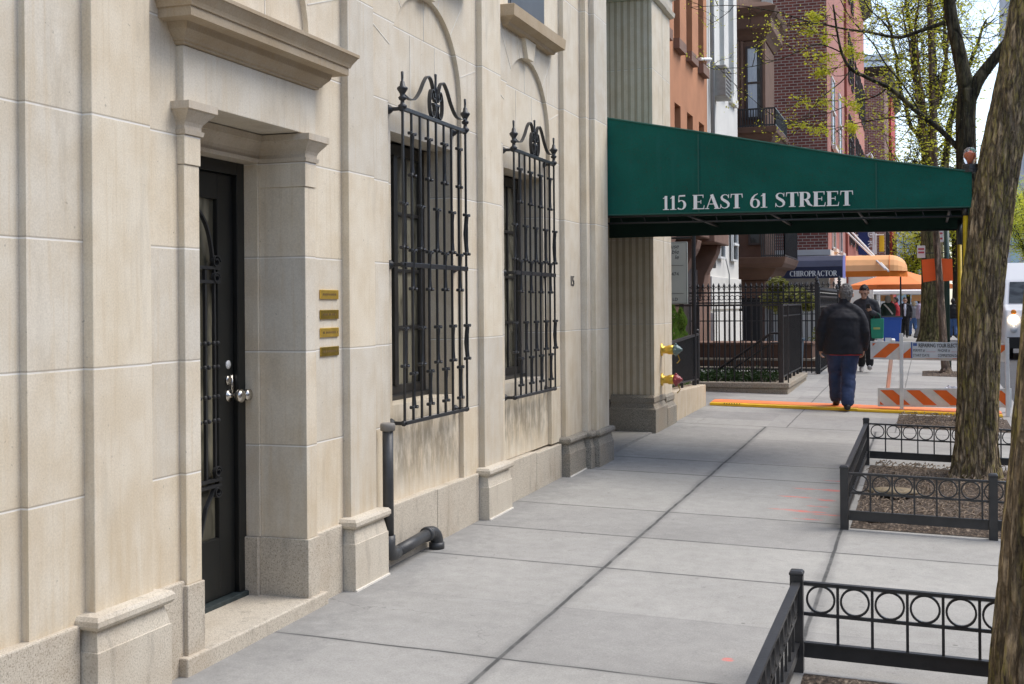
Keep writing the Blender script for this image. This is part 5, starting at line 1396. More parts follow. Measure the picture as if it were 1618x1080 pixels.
tower('tan_tower','tall pale brown tower behind the forked tree',13,24,220,58,M['tan_tower'],17,M['tower_glass'],3)
# row across the road, mostly unseen, added and sized to shade the street
for k,(y0,y1,zt,mt,lab) in enumerate(((-34,-14,19,'brick_front','unseen dark brick row house across the road, added to shade the camera side'),(-13.9,6,17,'tan_tower','unseen tan stone row house facing the limestone building, added for shade'),(6.1,26,20,'brick_front','unseen red brick row house facing the green awning, added for shade'),(26.1,48,18,'stucco_white','unseen pale stuccoed row house facing the orange awning, added for shade'),(48.1,72,19,'brick_front','unseen brick row house across the road beside the white van, added for shade'),(72.1,96,18,'salmon','unseen pink row house across the road beyond the white van, added for shade'),(96.1,200,19,'tan_tower','pale row house across the road, far beyond the white van'))):
    t = thing('far_side_shade_house',lab,'building',(14,y0,0),'row houses across the road')
    zt *= .5; b = MB(); b.box(13.5,22,y0,y1,-1,zt); b.build('wall',M[mt],t)
    b = MB()
    y = y0+1
    while y < y1-2:
        for z in (1,4.4): b.box(13.44,13.499,y,y+1.2,z,z+2)
        y += 2.7
    b.build('windows',M['glass_far'],t)
# ================================================================== shop canopies and umbrella
M['navy'] = simple('navy_canvas',(.022,.026,.060),.8,.15,3); M['navy_top'] = simple('lighter_navy_canvas',(.075,.08,.125),.8,.2,2)  # canopy top takes a lighter navy than the valance
M['orange'] = simple('orange_canvas',(.90,.47,.21),.8,.08,2); M['orange_dp'] = simple('deep_orange_canvas',(.78,.20,.015),.8,.1,2); M['umb'] = simple('orange_umbrella_canvas',(.88,.27,.08),.8,.06,2)
t = thing('shop_awning','navy canvas shop awning with white CHIROPRACTOR lettering','awning',(-3.2,37.6,2.3))
y0 = 37.6; Q = lambda x,y: atY(y0,x,y)
x0,x1 = -4.85,Q(1331,430).x; zb,zv,zt_ = Q(1300,439).z,Q(1300,421).z,Q(1300,401).z; k_=zt_-zv
b = MB(); b.prism([(y0,zb),(y0,zv),(y0+.02,zv),(y0+.02,zb)],'x',x0,x1); b.build('valance',M['navy'],t)
b = MB(); b.loft([[(x,y0+.001,zv+.003),(x,y0+.12,zv+k_*.5),(x,y0+.36,zv+k_*.86),(x,y0+1.3,zt_),(x,y0+1.3,zv+.003)] for x in (x0,x1)]); b.build('canopy_top',M['navy_top'],t)
b = MB(); b.prism([(y0+.02,zb),(y0+1.3,zb),(y0+1.3,zt_),(y0+.36,zv+k_*.86),(y0+.12,zv+k_*.5),(y0+.02,zv)],'x',x1+.002,x1+.012); b.build('end_panel',simple('violet_canvas',(.20,.22,.55),.8),t)
serif('CHIROPRACTOR',M['white'],'lettering',t,Q(1248,436.5)-Vector((0,.012,0)),Q(1323,435.5)-Vector((0,.012,0)),(0,0,1),(0,-1,0),.165)
b = MB(); b.tube([(x1-.1,y0+.1,gz(-2,37)),(x1-.1,y0+.1,zb)],.03,8); b.build('pole',M['iron'],t)
t = thing('shop_awning','pale orange domed canvas canopy beyond the navy awning','awning',(-1.5,39.5,2.4))
y0 = 39.2; xa,xs_,xe = -4.0,Q(1405,430).x,Q(1433,430).x
zb,zv,zt_ = Q(1370,437).z,Q(1370,428).z,Q(1370,402).z; k_=zt_-zv
prof=[(0,0),(.06,.36),(.20,.70),(.42,.93),(.75,1.0)]
W2=1.1
def arch_ring(x,sx=1.0,sz=1.0):
    h=[(x,y0+W2-(W2-p)*sx,zv+k_*q*sz) for p,q in prof]; return h+[(x,2*(y0+W2)-v[1],v[2]) for v in h[::-1]]
b=MB(); rings=[arch_ring(x) for x in (xa,-3.0,-2.4,-1.8,xs_)]
for k in range(1,7):
    a=R(90*k/6); rings.append(arch_ring(xs_+(xe-xs_)*math.sin(a),max(.02,math.cos(a)**.6),max(.02,math.cos(a)**.75)))
b.loft(rings,cap=True,closed=False); b.build('canopy_top',M['orange'],t)
b=MB(); pth=[(xa,y0-.004),(xs_,y0-.004),(xs_+(xe-xs_)*.6,y0+.2),(xe,y0+.75),(xe,y0+W2)]
b.loft([[(x,y,zb),(x,y,zv+.004),(x,y+.012,zv+.004),(x,y+.012,zb)] for x,y in pth]); b.build('valance',M['orange_dp'],t)
b=MB()
for x in (-2.45,xs_): b.tube([(x,y0-.008+p,zv+k_*q+.008) for p,q in prof],.010,4)
b.build('canopy_ribs',M['orange_dp'],t)
b=MB(); b.tube([(xe-.2,y0+.5,gz(-.7,39)),(xe-.2,y0+.5,zb)],.025,8); b.build('pole',M['iron'],t)
t = thing('flag_poles','pair of slanting white flag poles above the orange canopy','flag poles',(-2.9,40,5))
for (q0,q1) in (((1316,345),(1399,425)),((1326,345),(1404,428))):
    b=MB(); b.tube([atY(44,*q0),atY(38.6,*q1)],.03,8); b.build('flag_pole',M['white'],t)
t = thing('market_umbrella','large orange market umbrella over the far pavement tables','umbrella',(-.9,43,.3))
UY=43
c=atY(UY,1423,428); b=MB(); n=8
rim=[(c.x+1.8*math.cos(R(45*k+22)),UY+1.8*math.sin(R(45*k+22)),atY(UY,1420,450).z) for k in range(n)]
for k in range(n):
    b.add([(c.x,UY,c.z+.05),rim[k],rim[(k+1)%n],(rim[k][0],rim[k][1],rim[k][2]-.14),(rim[(k+1)%n][0],rim[(k+1)%n][1],rim[k][2]-.14)],[(0,1,2),(1,3,4,2)])
b.build('umbrella_canopy',M['umb'],t); b=MB(); b.tube([(c.x,UY,gz(c.x,UY)),(c.x,UY,c.z)],.025,8); b.build('pole',M['iron'],t)
t = thing('white_canopy','white canvas canopy low behind the orange umbrella','awning',(-1,44,2.3))
b=MB(); b.prism([(48,2.02),(48,2.14),(49.5,2.45),(51,2.14),(51,2.02),(50.95,2.02),(50.95,2.12),(49.5,2.4),(48.05,2.12),(48.05,2.02)],'x',-2.6,.25); b.build('canopy_top',M['white'],t)
for x in (-2.5,.1):
    b=MB(); b.tube([(x,48.1,gz(x,48)),(x,48.1,2.05)],.03,8); b.build('pole',M['white'],t)
b=MB(); 
for (x,w) in ((-1.8,.5),(-.6,.7)): b.box(x,x+w,50.9,50.93,1.75,2.0)
b.build('orange_sign_strip',M['orange'],t)
t = thing('purple_pennant','purple printed banner strip at the end of the white canopy','banner',(.2,43.5,2.1))
b=MB(); b.box(-.2,.42,43.5,43.52,1.95,2.15); b.build('cloth',simple('purple_cloth',(.25,.16,.42),.8,.3,12),t)
# banners on the far houses
t = thing('street_banner','navy vertical banner with white letters hanging on the far houses','banner',(-2.3,52,4))
a,c=atY(52,1356,356),atY(52,1374,402); b=MB(); b.box(a.x,c.x,52,52.04,c.z,a.z); bn=b.build('cloth',simple('navy_cloth',(.02,.035,.13),.8),t)
text('D RO',.34,M['white'],'lettering',bn,(c.x-.06,51.99,a.z-.28),(0,0,-1),(1,0,0),.002)
b=MB(); b.tube([(-3,52.02,a.z),(c.x,52.02,a.z)],.03,6); b.build('arm',M['iron'],t)
t = thing('hanging_lantern','yellow box sign on a bracket beside the navy banner','sign',(-1.9,53,4))
a,c=atY(53,1389,372),atY(53,1397,397); b=MB(); b.box(a.x,c.x,53,53.25,c.z,a.z); b.build('sign_box',M['ramp_yellow'],t,bevel=.02)
b=MB(); b.tube([(-3,53.1,a.z+.05),(c.x,53.1,a.z+.05)],.03,6); b.tube([(a.x-.15,53.1,a.z+.1),(a.x-.15,53.1,c.z-.1)],.05,6); b.build('bracket_arm',M['white'],t)
t = thing('street_lamp_hook','white hooked pole top showing over the green awning','pole',(-1.7,60,6))
P=[atY(60,1379,262),atY(60,1378,248),atY(60,1375,242),atY(60,1370,246)]; b=MB(); b.tube([(P[0].x,60,gz(-1.5,60))]+P,.06,8); b.build('pole',M['white'],t)

# ================================================================== poles, signs, bin
t = thing('lamp_post','dark green lamp post beside the slim tree, carrying parking signs','lamp post',(.36,24,.3))
b=MB(); b.tube([(.375,25.3,gz(.36,25.3)),(.375,25.3,.9)],.075,14); b.tube([(.375,25.3,.9),(.375,25.3,3.4)],[.055,.05],14); b.build('pole',M['green_pole'],t,smooth=True)
for (x0,y0,x1,y1,rows) in ((1480,353,1491,382,3),(1449,388,1462,407,2)):
    a,c=atY(25.2,x0,y0),atY(25.2,x1,y1); b=MB(); b.box(a.x,c.x,25.195,25.205,c.z,a.z); s=b.build('parking_sign',M['white'],t,bevel=.003)
    b=MB(); hh=a.z-c.z
    for k in range(rows): b.box(a.x+.02,c.x-.02,25.189,25.1935,a.z-hh*(.2+.28*k)-.035,a.z-hh*(.2+.28*k))
    b.build('print',simple('sign_red',(.5,.08,.1),.6),s)
b=MB(); a=atY(25.23,1449,392); b.tube([(a.x,25.23,a.z-.1),(.375,25.23,a.z-.1)],.012,6); b.build('arm',M['iron'],t)
M['bin'] = simple('blue_plastic',(.012,.075,.36),.4,.08,4)
t = thing('wheeled_bin','bright blue plastic cart with a grey label on the far pavement','bin',(-.9,34,.4))
zb=gz(-.9,34); b=MB(); b.loft([[(-1.15+k,33.7+k,z),(-.66-k,33.7+k,z),(-.66-k,34.2-k,z),(-1.15+k,34.2-k,z)] for z,k in ((zb+.08,.05),(zb+.90,0),(zb+.90,-.02),(zb+.95,-.02))]); b.build('bin_body',M['bin'],t,bevel=.01)
b=MB(); b.box(-1.08,-.93,33.70,33.722,zb+.18,zb+.40); b.build('label_plate',M['notice'],t)
b=MB(); b.tube([(-1.18,33.66,zb+.97),(-.63,33.66,zb+.97)],.02,8)
for x in (-1.1,-.71): b.lathe((x-.03,34.15,zb+.1),(1,0,0),[(0,.0),(0,.1),(.06,.1),(.06,0)],14)
b.build('handle',M['iron'],t)
t = thing('cafe_stand','stack of cafe furniture and menu stand behind the walking figure','stand',(-1.35,35,.4))
b=MB(); b.box(-1.33,-1.2,35,35.1,.3,1.0); b.box(-1.5,-1.18,34.9,35.2,1.0,1.04); 
for k in range(4): b.box(-1.36+k*.06,-1.32+k*.06,33.5,33.6,.3,.45)
b.build('stand_body',M['white'],t,bevel=.01)

# ================================================================== vehicles
M['van'] = simple('white_van_paint',(.74,.75,.76),.3,.03,2); M['tyre'] = simple('tyre',(.02,.02,.02),.8); M['lamp_on'] = NT('lit_headlamp').out((1,.9,.75),.3,Emission_Color=(1,.8,.55,1),Emission_Strength=6)
M['amber'] = simple('amber_lens',(.75,.25,.02),.3,.05)
def van(label,x0,x1,y,L,zr,hood=.9,lit=True,nm='parked_van',cat='van'):
    zg = gz(1.2,y)-.14; t = thing(nm,label,cat,((x0+x1)/2,y,zg)); w=x1-x0
    # side profile extruded across, then narrowed at the top
    P=[(0,.35),(0,1.15),(.10,1.32),(hood,1.46),(hood+.62,2.14) if zr>2.3 else (hood+.75,zr-.2),(hood+1.2,zr),(L,zr),(L,.35)]
    b=MB()
    rings=[]
    for x,ins in ((x0,0),(x0+.05,0),(x1-.05,0),(x1,0)):
        s=.04 if x in (x0,x1) else 0
        rings.append([(x+(0 if z<1.47 else (.10 if x<(x0+x1)/2 else -.10)*((z-1.46)/(zr-1.46))),y+a+(s if a<L/2 else -s),zg+z-(s if z>1 else -s)) for a,z in P])
    b.loft(rings); b.build('body',M['van'],t,bevel=.03)
    g=MB(); e=.03
    zt2=2.14 if zr>2.3 else zr-.2; dy_=.62 if zr>2.3 else .75; za,zb_=1.50,zt2-.06; ya=hood+dy_*(za-1.46)/(zt2-1.46); yb=hood+dy_*(zb_-1.46)/(zt2-1.46)
    g.add([(x0+.16,y+ya-e,zg+za),(x1-.16,y+ya-e,zg+za),(x1-.22,y+yb-e,zg+zb_),(x0+.22,y+yb-e,zg+zb_),(x0+.16,y+ya+.02,zg+za),(x1-.16,y+ya+.02,zg+za),(x1-.22,y+yb+.02,zg+zb_),(x0+.22,y+yb+.02,zg+zb_)],[(0,1,2,3),(7,6,5,4),(0,4,5,1),(1,5,6,2),(2,6,7,3),(3,7,4,0)])
    g.build('windscreen',M['glass_far'],t)
    g=MB(); g.box(x0-.012+.05,x0+.03,y+hood+.7,y+hood+1.5,zg+1.5,zg+(2.1 if zr>2.3 else zr-.2)); g.build('side_window',M['glass_far'],t)
    for s in (0,1):
        xc=x0+.22 if s==0 else x1-.22
        b=MB(); b.lathe((xc,y-.012,zg+1.06),(0,-1,0),[(0,.0),(0,.12),(.03,.11),(.05,.06),(.055,0)],14); b.build('headlight',M['lamp_on'] if lit and s==0 else M['notice'],t,smooth=True)
        b=MB(); b.lathe((xc,y-.012,zg+1.26),(0,-1,0),[(0,.0),(0,.07),(.02,.06),(.03,0)],12); b.build('indicator',M['amber'],t,smooth=True)
        b=MB(); b.lathe((xc,y-.012,zg+.80),(0,-1,0),[(0,.0),(0,.09),(.03,.08),(.035,0)],12); b.build('fog_lamp',M['notice'],t,smooth=True)
        for yy in (y+.85,y+L-1.0):
            xw=x0+.02 if s==0 else x1-.24
            b=MB(); b.lathe((xw,yy,zg+.36),(1,0,0),[(0,.2),(0,.34),(.03,.36),(.19,.36),(.22,.34),(.22,0)],20); wv_=b.build('wheel',M['tyre'],t)
            b=MB(); b.lathe((xw-.005,yy,zg+.36),(1,0,0),[(0,0),(0,.2),(.03,.2),(.03,0)],16); b.build('rim',M['notice'],wv_)
    b=MB(); b.box(x0+.05,x1-.05,y-.09,y-.001,zg+.30,zg+.60); b.box(x0+.4,x1-.4,y-.03,y-.001,zg+.72,zg+1.0); b.build('bumper',M['tyre'],t,bevel=.02)
    b=MB(); b.box((x0+x1)/2-.26,(x0+x1)/2+.26,y-.10,y-.091,zg+.40,zg+.52); b.build('number_plate',M['notice'],t)
    b=MB(); b.obox((x0-.16,y+hood+.35,zg+1.62),(.06,0,0),(0,.05,0),(0,0,.13)); b.tube([(x0-.12,y+hood+.35,zg+1.52),(x0+.05,y+hood+.4,zg+1.48)],.02,6); b.build('wing_mirror',M['tyre'],t,bevel=.02)
    return t
van('tall white van with lit headlight coming up the road',1.93,4.0,34,6.0,2.62)
van('white parked van half hidden behind the green lamp post',1.35,3.2,47,5.0,2.0,1.0,False)
van('white parked car across the road, mostly hidden by the tree trunks',7.6,9.4,30,4.5,1.6,1.0,False,'parked_car','car')
# ================================================================== people
M['skin'] = simple('skin',(.50,.29,.20),.55,.08,12,obj=True)
M['hair_grey'] = simple('grey_hair',(.15,.142,.135),.8,.65,60,.5,obj=True); M['hair_black'] = simple('black_hair',(.018,.015,.013),.6,.3,40,.4,obj=True); M['hair_white'] = simple('pale_hair',(.45,.43,.40),.8,.2,40,.3,obj=True); M['hair_blond'] = simple('blond_hair',(.36,.27,.15),.7,.2,40,.3,obj=True)
M['jacket'] = simple('black_navy_jacket',(.011,.012,.018),.85,.35,7,.5,bsc=14,obj=True); M['jeans'] = simple('dark_blue_jeans',(.026,.044,.105),.9,.4,7,.5,bsc=22,obj=True)
M['pullover'] = simple('charcoal_pullover',(.040,.042,.048),.9,.25,7,.4,bsc=25,obj=True); M['trousers'] = simple('black_trousers',(.013,.013,.014),.85,.3,7,.4,bsc=25,obj=True)
M['red_cloth'] = simple('red_cloth',(.36,.022,.028),.85,.15,9,obj=True); M['shoe'] = simple('black_shoe',(.015,.015,.016),.5,obj=True); M['sneaker'] = simple('grey_sneaker',(.30,.29,.28),.7,obj=True)
M['shirt'] = simple('pale_shirt',(.62,.65,.72),.8,.05,obj=True); M['green_bag'] = simple('green_bag',(.015,.24,.14),.6,.12,8,obj=True); M['jean_far'] = simple('mid_blue_jeans',(.06,.12,.26),.9,.2,obj=True)
M['grey_cloth'] = simple('grey_cloth',(.20,.20,.21),.9,.2,obj=True); M['lilac'] = simple('lilac_cloth',(.42,.36,.45),.9,.15,obj=True); M['dark_green'] = simple('dark_green_cloth',(.03,.06,.05),.9,obj=True)
def capsule(b, pts, rad, n=12):
    pts=[Vector(p) for p in pts]; d0=(pts[0]-pts[1]).normalized(); d1=(pts[-1]-pts[-2]).normalized()
    P=[pts[0]+d0*rad[0]*.9,pts[0]+d0*rad[0]*.55]+pts+[pts[-1]+d1*rad[-1]*.55,pts[-1]+d1*rad[-1]*.9]
    b.tube(P,[rad[0]*.35,rad[0]*.8]+list(rad)+[rad[-1]*.8,rad[-1]*.35],n)
def eloft(b, rows, n=20):  # rows: (x,y,z,rx,ry)
    b.loft([[(x+rx*math.cos(2*math.pi*k/n),y+ry*math.sin(2*math.pi*k/n),z) for k in range(n)] for x,y,z,rx,ry in rows])
def blob(b, name, mat, parent, vox, it=4, f=.6, wr=0, ws=(9,9,14)):
    o=b.build(name,mat,parent)
    r=o.modifiers.new('remesh','REMESH'); r.mode='VOXEL'; r.voxel_size=vox; r.use_smooth_shade=True
    s=o.modifiers.new('smooth','SMOOTH'); s.iterations=it; s.factor=f
    dg=bpy.context.evaluated_depsgraph_get(); me=bpy.data.meshes.new_from_object(o.evaluated_get(dg))
    old=o.data; o.modifiers.clear(); o.data=me; bpy.data.meshes.remove(old)
    if wr:
        vn=[v.normal.copy() for v in me.vertices]
        for v,nn in zip(me.vertices,vn):
            q=Vector((v.co.x*ws[0],v.co.y*ws[1],v.co.z*ws[2])); n_=noise.noise(q)+.5*noise.noise(q*2.3)
            v.co+=nn*wr*(n_-.3*abs(n_))
    me.polygons.foreach_set('use_smooth',[True]*len(me.polygons))
    if not me.materials: me.materials.append(mat)
    return o
def hand(b, w, d, palm_n, thumb_side, curl=.5, s=1.0):
    # w: wrist, d: finger direction, palm_n: direction the palm faces
    w=Vector(w); d=Vector(d).normalized(); pn=Vector(palm_n); pn=(pn-d*pn.dot(d)).normalized(); sd=d.cross(pn).normalized()*thumb_side
    c=w+d*.045*s
    for o in (-.026,-.009,.009,.026):
        capsule(b,[w+d*.008*s+sd*o*.6*s,c+sd*o*s,w+d*.088*s+sd*o*s],[.015*s,.014*s,.011*s],8)
    for k,(o,l) in enumerate(((.029,.068),(.010,.078),(-.010,.073),(-.028,.056))):
        p0=w+d*.088*s+sd*o*s; a1=curl*.6; a2=curl*1.3
        d1=d*math.cos(a1)+pn*math.sin(a1); d2=d*math.cos(a2)+pn*math.sin(a2)
        p1=p0+d1*l*.5*s; p2=p1+d2*l*.5*s; capsule(b,[p0,p1,p2],[.0095*s,.0088*s,.0072*s],8)
    t0=w+d*.025*s+sd*.026*s; t1=t0+(sd*.75+d*.6+pn*.3).normalized()*.036*s; t2=t1+(d*.9+sd*.15+pn*.4).normalized()*.032*s
    capsule(b,[t0,t1,t2],[.013*s,.0105*s,.009*s],8)
def person(label, loc, rotz, J, cl, scale=1.0, vox=1.0):
    """J: joints in a frame where the person faces +y; cl: clothing"""
    t = thing('person',label,'person',(0,0,0))
    hd=Vector(J['head']); nk=Vector(J['neck']); dirn=Vector(J.get('face',(0,1,0))).normalized(); up=Vector(J.get('headup',(0,0,1))).normalized()
    side=dirn.cross(up).normalized(); up=side.cross(dirn)
    bw=J.get('bulk',1.0)
    def HP(a,b_,c): return hd+side*a+dirn*b_+up*c
    # bare body, one continuous surface
    b=MB()
    capsule(b,[HP(0,-.012,.055),HP(0,-.02,.0)],[.084,.088],16); capsule(b,[HP(0,.02,.04),HP(0,.025,-.05)],[.074,.062],16); capsule(b,[HP(-.02,.06,-.085),HP(.02,.06,-.085)],[.032,.032],10)
    capsule(b,[HP(0,.03,-.06),HP(0,.055,-.09)],[.055,.03],12)
    capsule(b,[HP(0,.095,.005),HP(0,.112,-.028)],[.010,.016],8)   # nose
    capsule(b,[HP(-.02,.086,-.066),HP(.02,.086,-.066)],[.011,.011],8)  # lips
    capsule(b,[HP(-.045,.075,.025),HP(.045,.075,.025)],[.018,.018],8) # brow
    for s in (-1,1): capsule(b,[HP(s*.084,-.005,.015),HP(s*.090,-.016,-.028)],[.018,.012],8)
    capsule(b,[HP(0,-.02,-.05),nk,nk-Vector((0,0,.06))],[.058,.062,.075],14)
    hip=Vector(J['hip']); ch=Vector(J['chest'])
    eloft(b,[(hip.x,hip.y,hip.z-.10,.12*bw,.09*bw),(hip.x,hip.y,hip.z,.155*bw,.105*bw),((hip.x+ch.x)/2,(hip.y+ch.y)/2,(hip.z+ch.z)/2,.14*bw,.10*bw),(ch.x,ch.y,ch.z,.165*bw,.115*bw),(nk.x,nk.y,nk.z-.03,.06,.06)])
    for s in ('l','r'):
        sh,el,wr=[Vector(J[k+s]) for k in ('sh','el','wr')]; capsule(b,[ch.lerp(sh,.6),sh,el,wr],[.06,.05,.042,.028],12)
        hp,kn,an=[Vector(J[k+s]) for k in ('hp','kn','an')]; capsule(b,[hp,kn,an],[.085,.058,.042],12)
        hand(b,J['wr'+s],J.get('hd'+s,(0,.1,-1)),J.get('pn'+s,((1 if s=='l' else -1),0,0)),J.get('ts'+s,(-1 if s=='l' else 1)),J.get('cu'+s,.5))
    blob(b,'body',M['skin'],t,.0075*vox,2,.5)
    for s in (-1,1):
        e=MB(); e.sphere(HP(s*.033,.088,.008),(.011,.011,.008),8,6); e.build('eye',M['hair_black'],t,smooth=True)
        e=MB(); capsule(e,[HP(s*.018,.098,.032),HP(s*.05,.088,.034)],[.006,.005],6); e.build('eyebrow',cl['hair'],t,smooth=True)
    # hair
    b=MB(); 
    hl=J.get('hair','short')
    capsule(b,[HP(0,-.024,.066),HP(0,-.036,.01)],[.088,.094],16); capsule(b,[HP(0,.012,.082),HP(0,-.03,.080)],[.068,.08],14)
    capsule(b,[HP(-.036,-.062,-.04),HP(.036,-.062,-.04)],[.046,.046],10); capsule(b,[HP(-.03,-.058,-.075),HP(.03,-.058,-.075)],[.034,.034],10)
    for s in (-1,1): capsule(b,[HP(s*.070,.01,.062),HP(s*.070,-.035,.03)],[.022,.024],8)
    if hl=='long': capsule(b,[HP(0,-.05,-.02),HP(0,-.06,-.16)],[.085,.09],12)
    if hl=='hood': capsule(b,[HP(0,-.03,.05),HP(0,-.03,-.06)],[.118,.122],14)
    ho=blob(b,'hair',cl['hair'],t,.008*vox,1,.5,.013,(55,55,32))
    # trousers
    b=MB(); lw=J.get('leg',1.0)
    eloft(b,[(hip.x,hip.y,hip.z-.12,.165*bw,.125*bw),(hip.x,hip.y,hip.z-.02,.18*bw,.13*bw),(hip.x,hip.y,hip.z+.10,.172*bw,.125*bw)])
    for s in ('l','r'):
        hp,kn,an=[Vector(J[k+s]) for k in ('hp','kn','an')]; m1=hp.lerp(kn,.5); m2=kn.lerp(an,.55)
        capsule(b,[hp,m1,kn,m2,an+(kn-an).normalized()*.035],[.108*lw*bw,.100*lw,.083*lw,.080*lw,.074*lw],14)
    blob(b,'trousers',cl['legs'],t,.011*vox,3,.5,.010,(7,7,13))
    # top
    sb=.45+.55*bw; b=MB(); tl=J.get('toplen',.18); top=J.get('top',1.0)
    eloft(b,[(hip.x,hip.y-.0,hip.z-tl,.205*bw*top,.15*bw*top),(hip.x,hip.y,hip.z+.02,.205*bw*top,.155*bw*top),((hip.x+ch.x)/2,(hip.y+ch.y)/2,(hip.z+ch.z)/2,.200*bw*top,.155*bw*top),(ch.x,ch.y,ch.z,.202*bw*top,.145*bw*top),(ch.x*.7+nk.x*.3,ch.y*.7+nk.y*.3,ch.z+.06,.180*bw,.128*bw),(ch.x*.5+nk.x*.5,ch.y*.5+nk.y*.5,ch.z+.11,.125*bw,.108*bw),(nk.x,nk.y,nk.z-.055,.09*bw,.092),(nk.x,nk.y,nk.z-.01,.078,.075)],24)
    for s in ('l','r'):
        sh,el,wr=[Vector(J[k+s]) for k in ('sh','el','wr')]
        capsule(b,[ch.lerp(sh,.45),sh+(el-sh)*.06+Vector((0,0,-.02)),sh.lerp(el,.5),el,el.lerp(wr,.55),wr+(el-wr).normalized()*.01],[.075*sb,.080*sb,.072*sb,.066*sb,.060*sb,.052*sb],14)
    capsule(b,[nk+Vector((0,0,-.04)),nk+Vector((0,.0,.015))],[.085,.074],14)
    for s in (-1,1):
        sh=Vector(J['sh'+('l' if s<0 else 'r')]); capsule(b,[nk+Vector((s*.03,-.01,-.065)),nk.lerp(sh,.55)+Vector((0,-.01,-.03)),sh+Vector((-s*.02,0,-.015))],[.085,.085*sb,.078*sb],12)
    blob(b,'jacket' if not cl.get('pull') else 'pullover',cl['top'],t,.011*vox,4,.6,.010,(8,8,9))
    if cl.get('hem'):
        b=MB(); eloft(b,[(hip.x+.03,hip.y,hip.z-tl-.010,.18*bw,.134*bw),(hip.x+.03,hip.y,hip.z-tl+.05,.185*bw,.14*bw)]); blob(b,'shirt_hem',cl['hem'],t,.012*vox,1)
    if cl.get('shirt'):
        b=MB(); eloft(b,[(ch.x,ch.y+.085,hip.z-.02,.06,.085),(ch.x,ch.y+.09,ch.z,.07,.075),(nk.x,nk.y+.05,nk.z-.02,.05,.05)]); blob(b,'shirt_front',cl['shirt'],t,.012*vox,1)
    if cl.get('strap'):
        b=MB(); b.strap([ch+Vector((-.15,-.12,.14)),ch+Vector((.0,-.165,-.02)),hip+Vector((.17,-.14,.06))],.05,.015,(1,0,.6)); b.build('bag_strap',M['white'],t)
    for s in ('l','r'):
        an=Vector(J['an'+s]); f=Vector(J.get('ft'+s,(0,1,-.0))).normalized(); b=MB()
        capsule(b,[an+Vector((0,-.0,-.035))-f*.035,an+Vector((0,0,-.042))+f*.07,an+Vector((0,0,-.050))+f*.165],[.047,.046,.036],12)
        blob(b,'shoe',cl['shoe'],t,.011*vox,1)
    t.location=loc; t.rotation_euler=(0,0,rotz); t.scale=(scale,)*3
    return t
# older man walking away in a dark jacket
J=dict(head=(.055,.085,1.575),face=(.12,1,-.22),headup=(0,.15,1),neck=(.025,.035,1.465),chest=(0.005,0,1.26),hip=(0,-.01,.93),bulk=1.24,leg=1.17,top=1.04,toplen=.165,
 shl=(-.21,.0,1.345),ell=(-.285,-.04,1.08),wrl=(-.30,.05,.845),shr=(.21,.0,1.345),elr=(.285,-.05,1.08),wrr=(.275,.03,.85),
 hpl=(-.095,0,.88),knl=(-.095,.16,.49),anl=(-.085,.20,.13),hpr=(.09,0,.88),knr=(.075,.0,.47),anr=(.045,-.18,.10),
 ftl=(-.05,1,-.28),ftr=(.05,1,.04),cul=.9,cur=.9,hdl=(.05,.2,-1),hdr=(-.05,.2,-1))
gx,gy=-1.09,16.82
person('grey-haired man in a black jacket and dark jeans walking away over the cable ramp',(gx,gy,gz(gx,gy)+.0),R(6),J,dict(hair=M['hair_grey'],top=M['jacket'],legs=M['jeans'],shoe=M['shoe'],hem=M['red_cloth']),1.0)
# younger man walking towards us, looking at his phone
J2=dict(head=(.02,.09,1.575),face=(.10,1,-.55),headup=(0,.5,1),neck=(0,.03,1.46),chest=(0,0,1.25),hip=(0,0,.94),bulk=1.0,leg=1.0,top=.98,toplen=.10,
 shl=(-.19,0,1.365),ell=(-.25,.02,1.10),wrl=(-.10,.24,1.20),shr=(.19,0,1.365),elr=(.245,-.05,1.11),wrr=(.24,.05,.88),
 hpl=(-.085,0,.90),knl=(-.08,.20,.52),anl=(-.075,.10,.13),hpr=(.085,0,.90),knr=(.085,.02,.48),anr=(.09,-.18,.13),
 ftl=(0,1,.25),ftr=(0,1,-.5),hdl=(.15,.5,.45),pnl=(.2,-.6,.8),cul=1.1,tsl=1,cur=1.0)
gx2,gy2=-1.15,24.5
pm=person('dark-haired young man in a charcoal pullover walking closer, looking down at a phone',(gx2,gy2,gz(gx2,gy2)),R(180),J2,dict(hair=M['hair_black'],top=M['pullover'],legs=M['trousers'],shoe=M['sneaker'],pull=1),1.0)
def world(p, loc, rz): 
    c,s=math.cos(rz),math.sin(rz); return Vector((loc[0]+p[0]*c-p[1]*s,loc[1]+p[0]*s+p[1]*c,loc[2]+p[2]))
L2=(gx2,gy2,gz(gx2,gy2)); 
# local frame is turned half round: local -x is on the viewer's right
t=thing('phone','dark phone held up by the young man in the charcoal pullover','phone',tuple(world((-.06,.33,1.26),L2,math.pi)))
c=world((-.065,.325,1.285),L2,math.pi); b=MB(); b.obox(c,(.036,0,0),(0,.003,.005),(0,-.05,.06)); b.build('phone_body',M['black'],t,bevel=.003)
t=thing('shopping_bag','green shopping bag hanging from the arm of the young man with the phone','bag',tuple(world((-.30,.10,.75),L2,math.pi)))
c=world((-.225,.14,.86),L2,math.pi); b=MB(); w=.12
b.loft([[(c.x-w*k,c.y-.06*q,c.z+z),(c.x+w*k,c.y-.06*q,c.z+z+.0),(c.x+w*k,c.y+.06*q,c.z+z),(c.x-w*k,c.y+.06*q,c.z+z)] for z,k,q in ((-.19,.86,1),(-.17,.95,1.1),(0,1.0,1.15),(.20,1.04,.7))]); b.build('bag_body',M['green_bag'],t,bevel=.012)
b=MB(); b.box(c.x-.07,c.x+.055,c.y-.0745,c.y-.0715,c.z-.01,c.z+.03); b.build('print',simple('gold_print',(.35,.40,.12),.6),t)
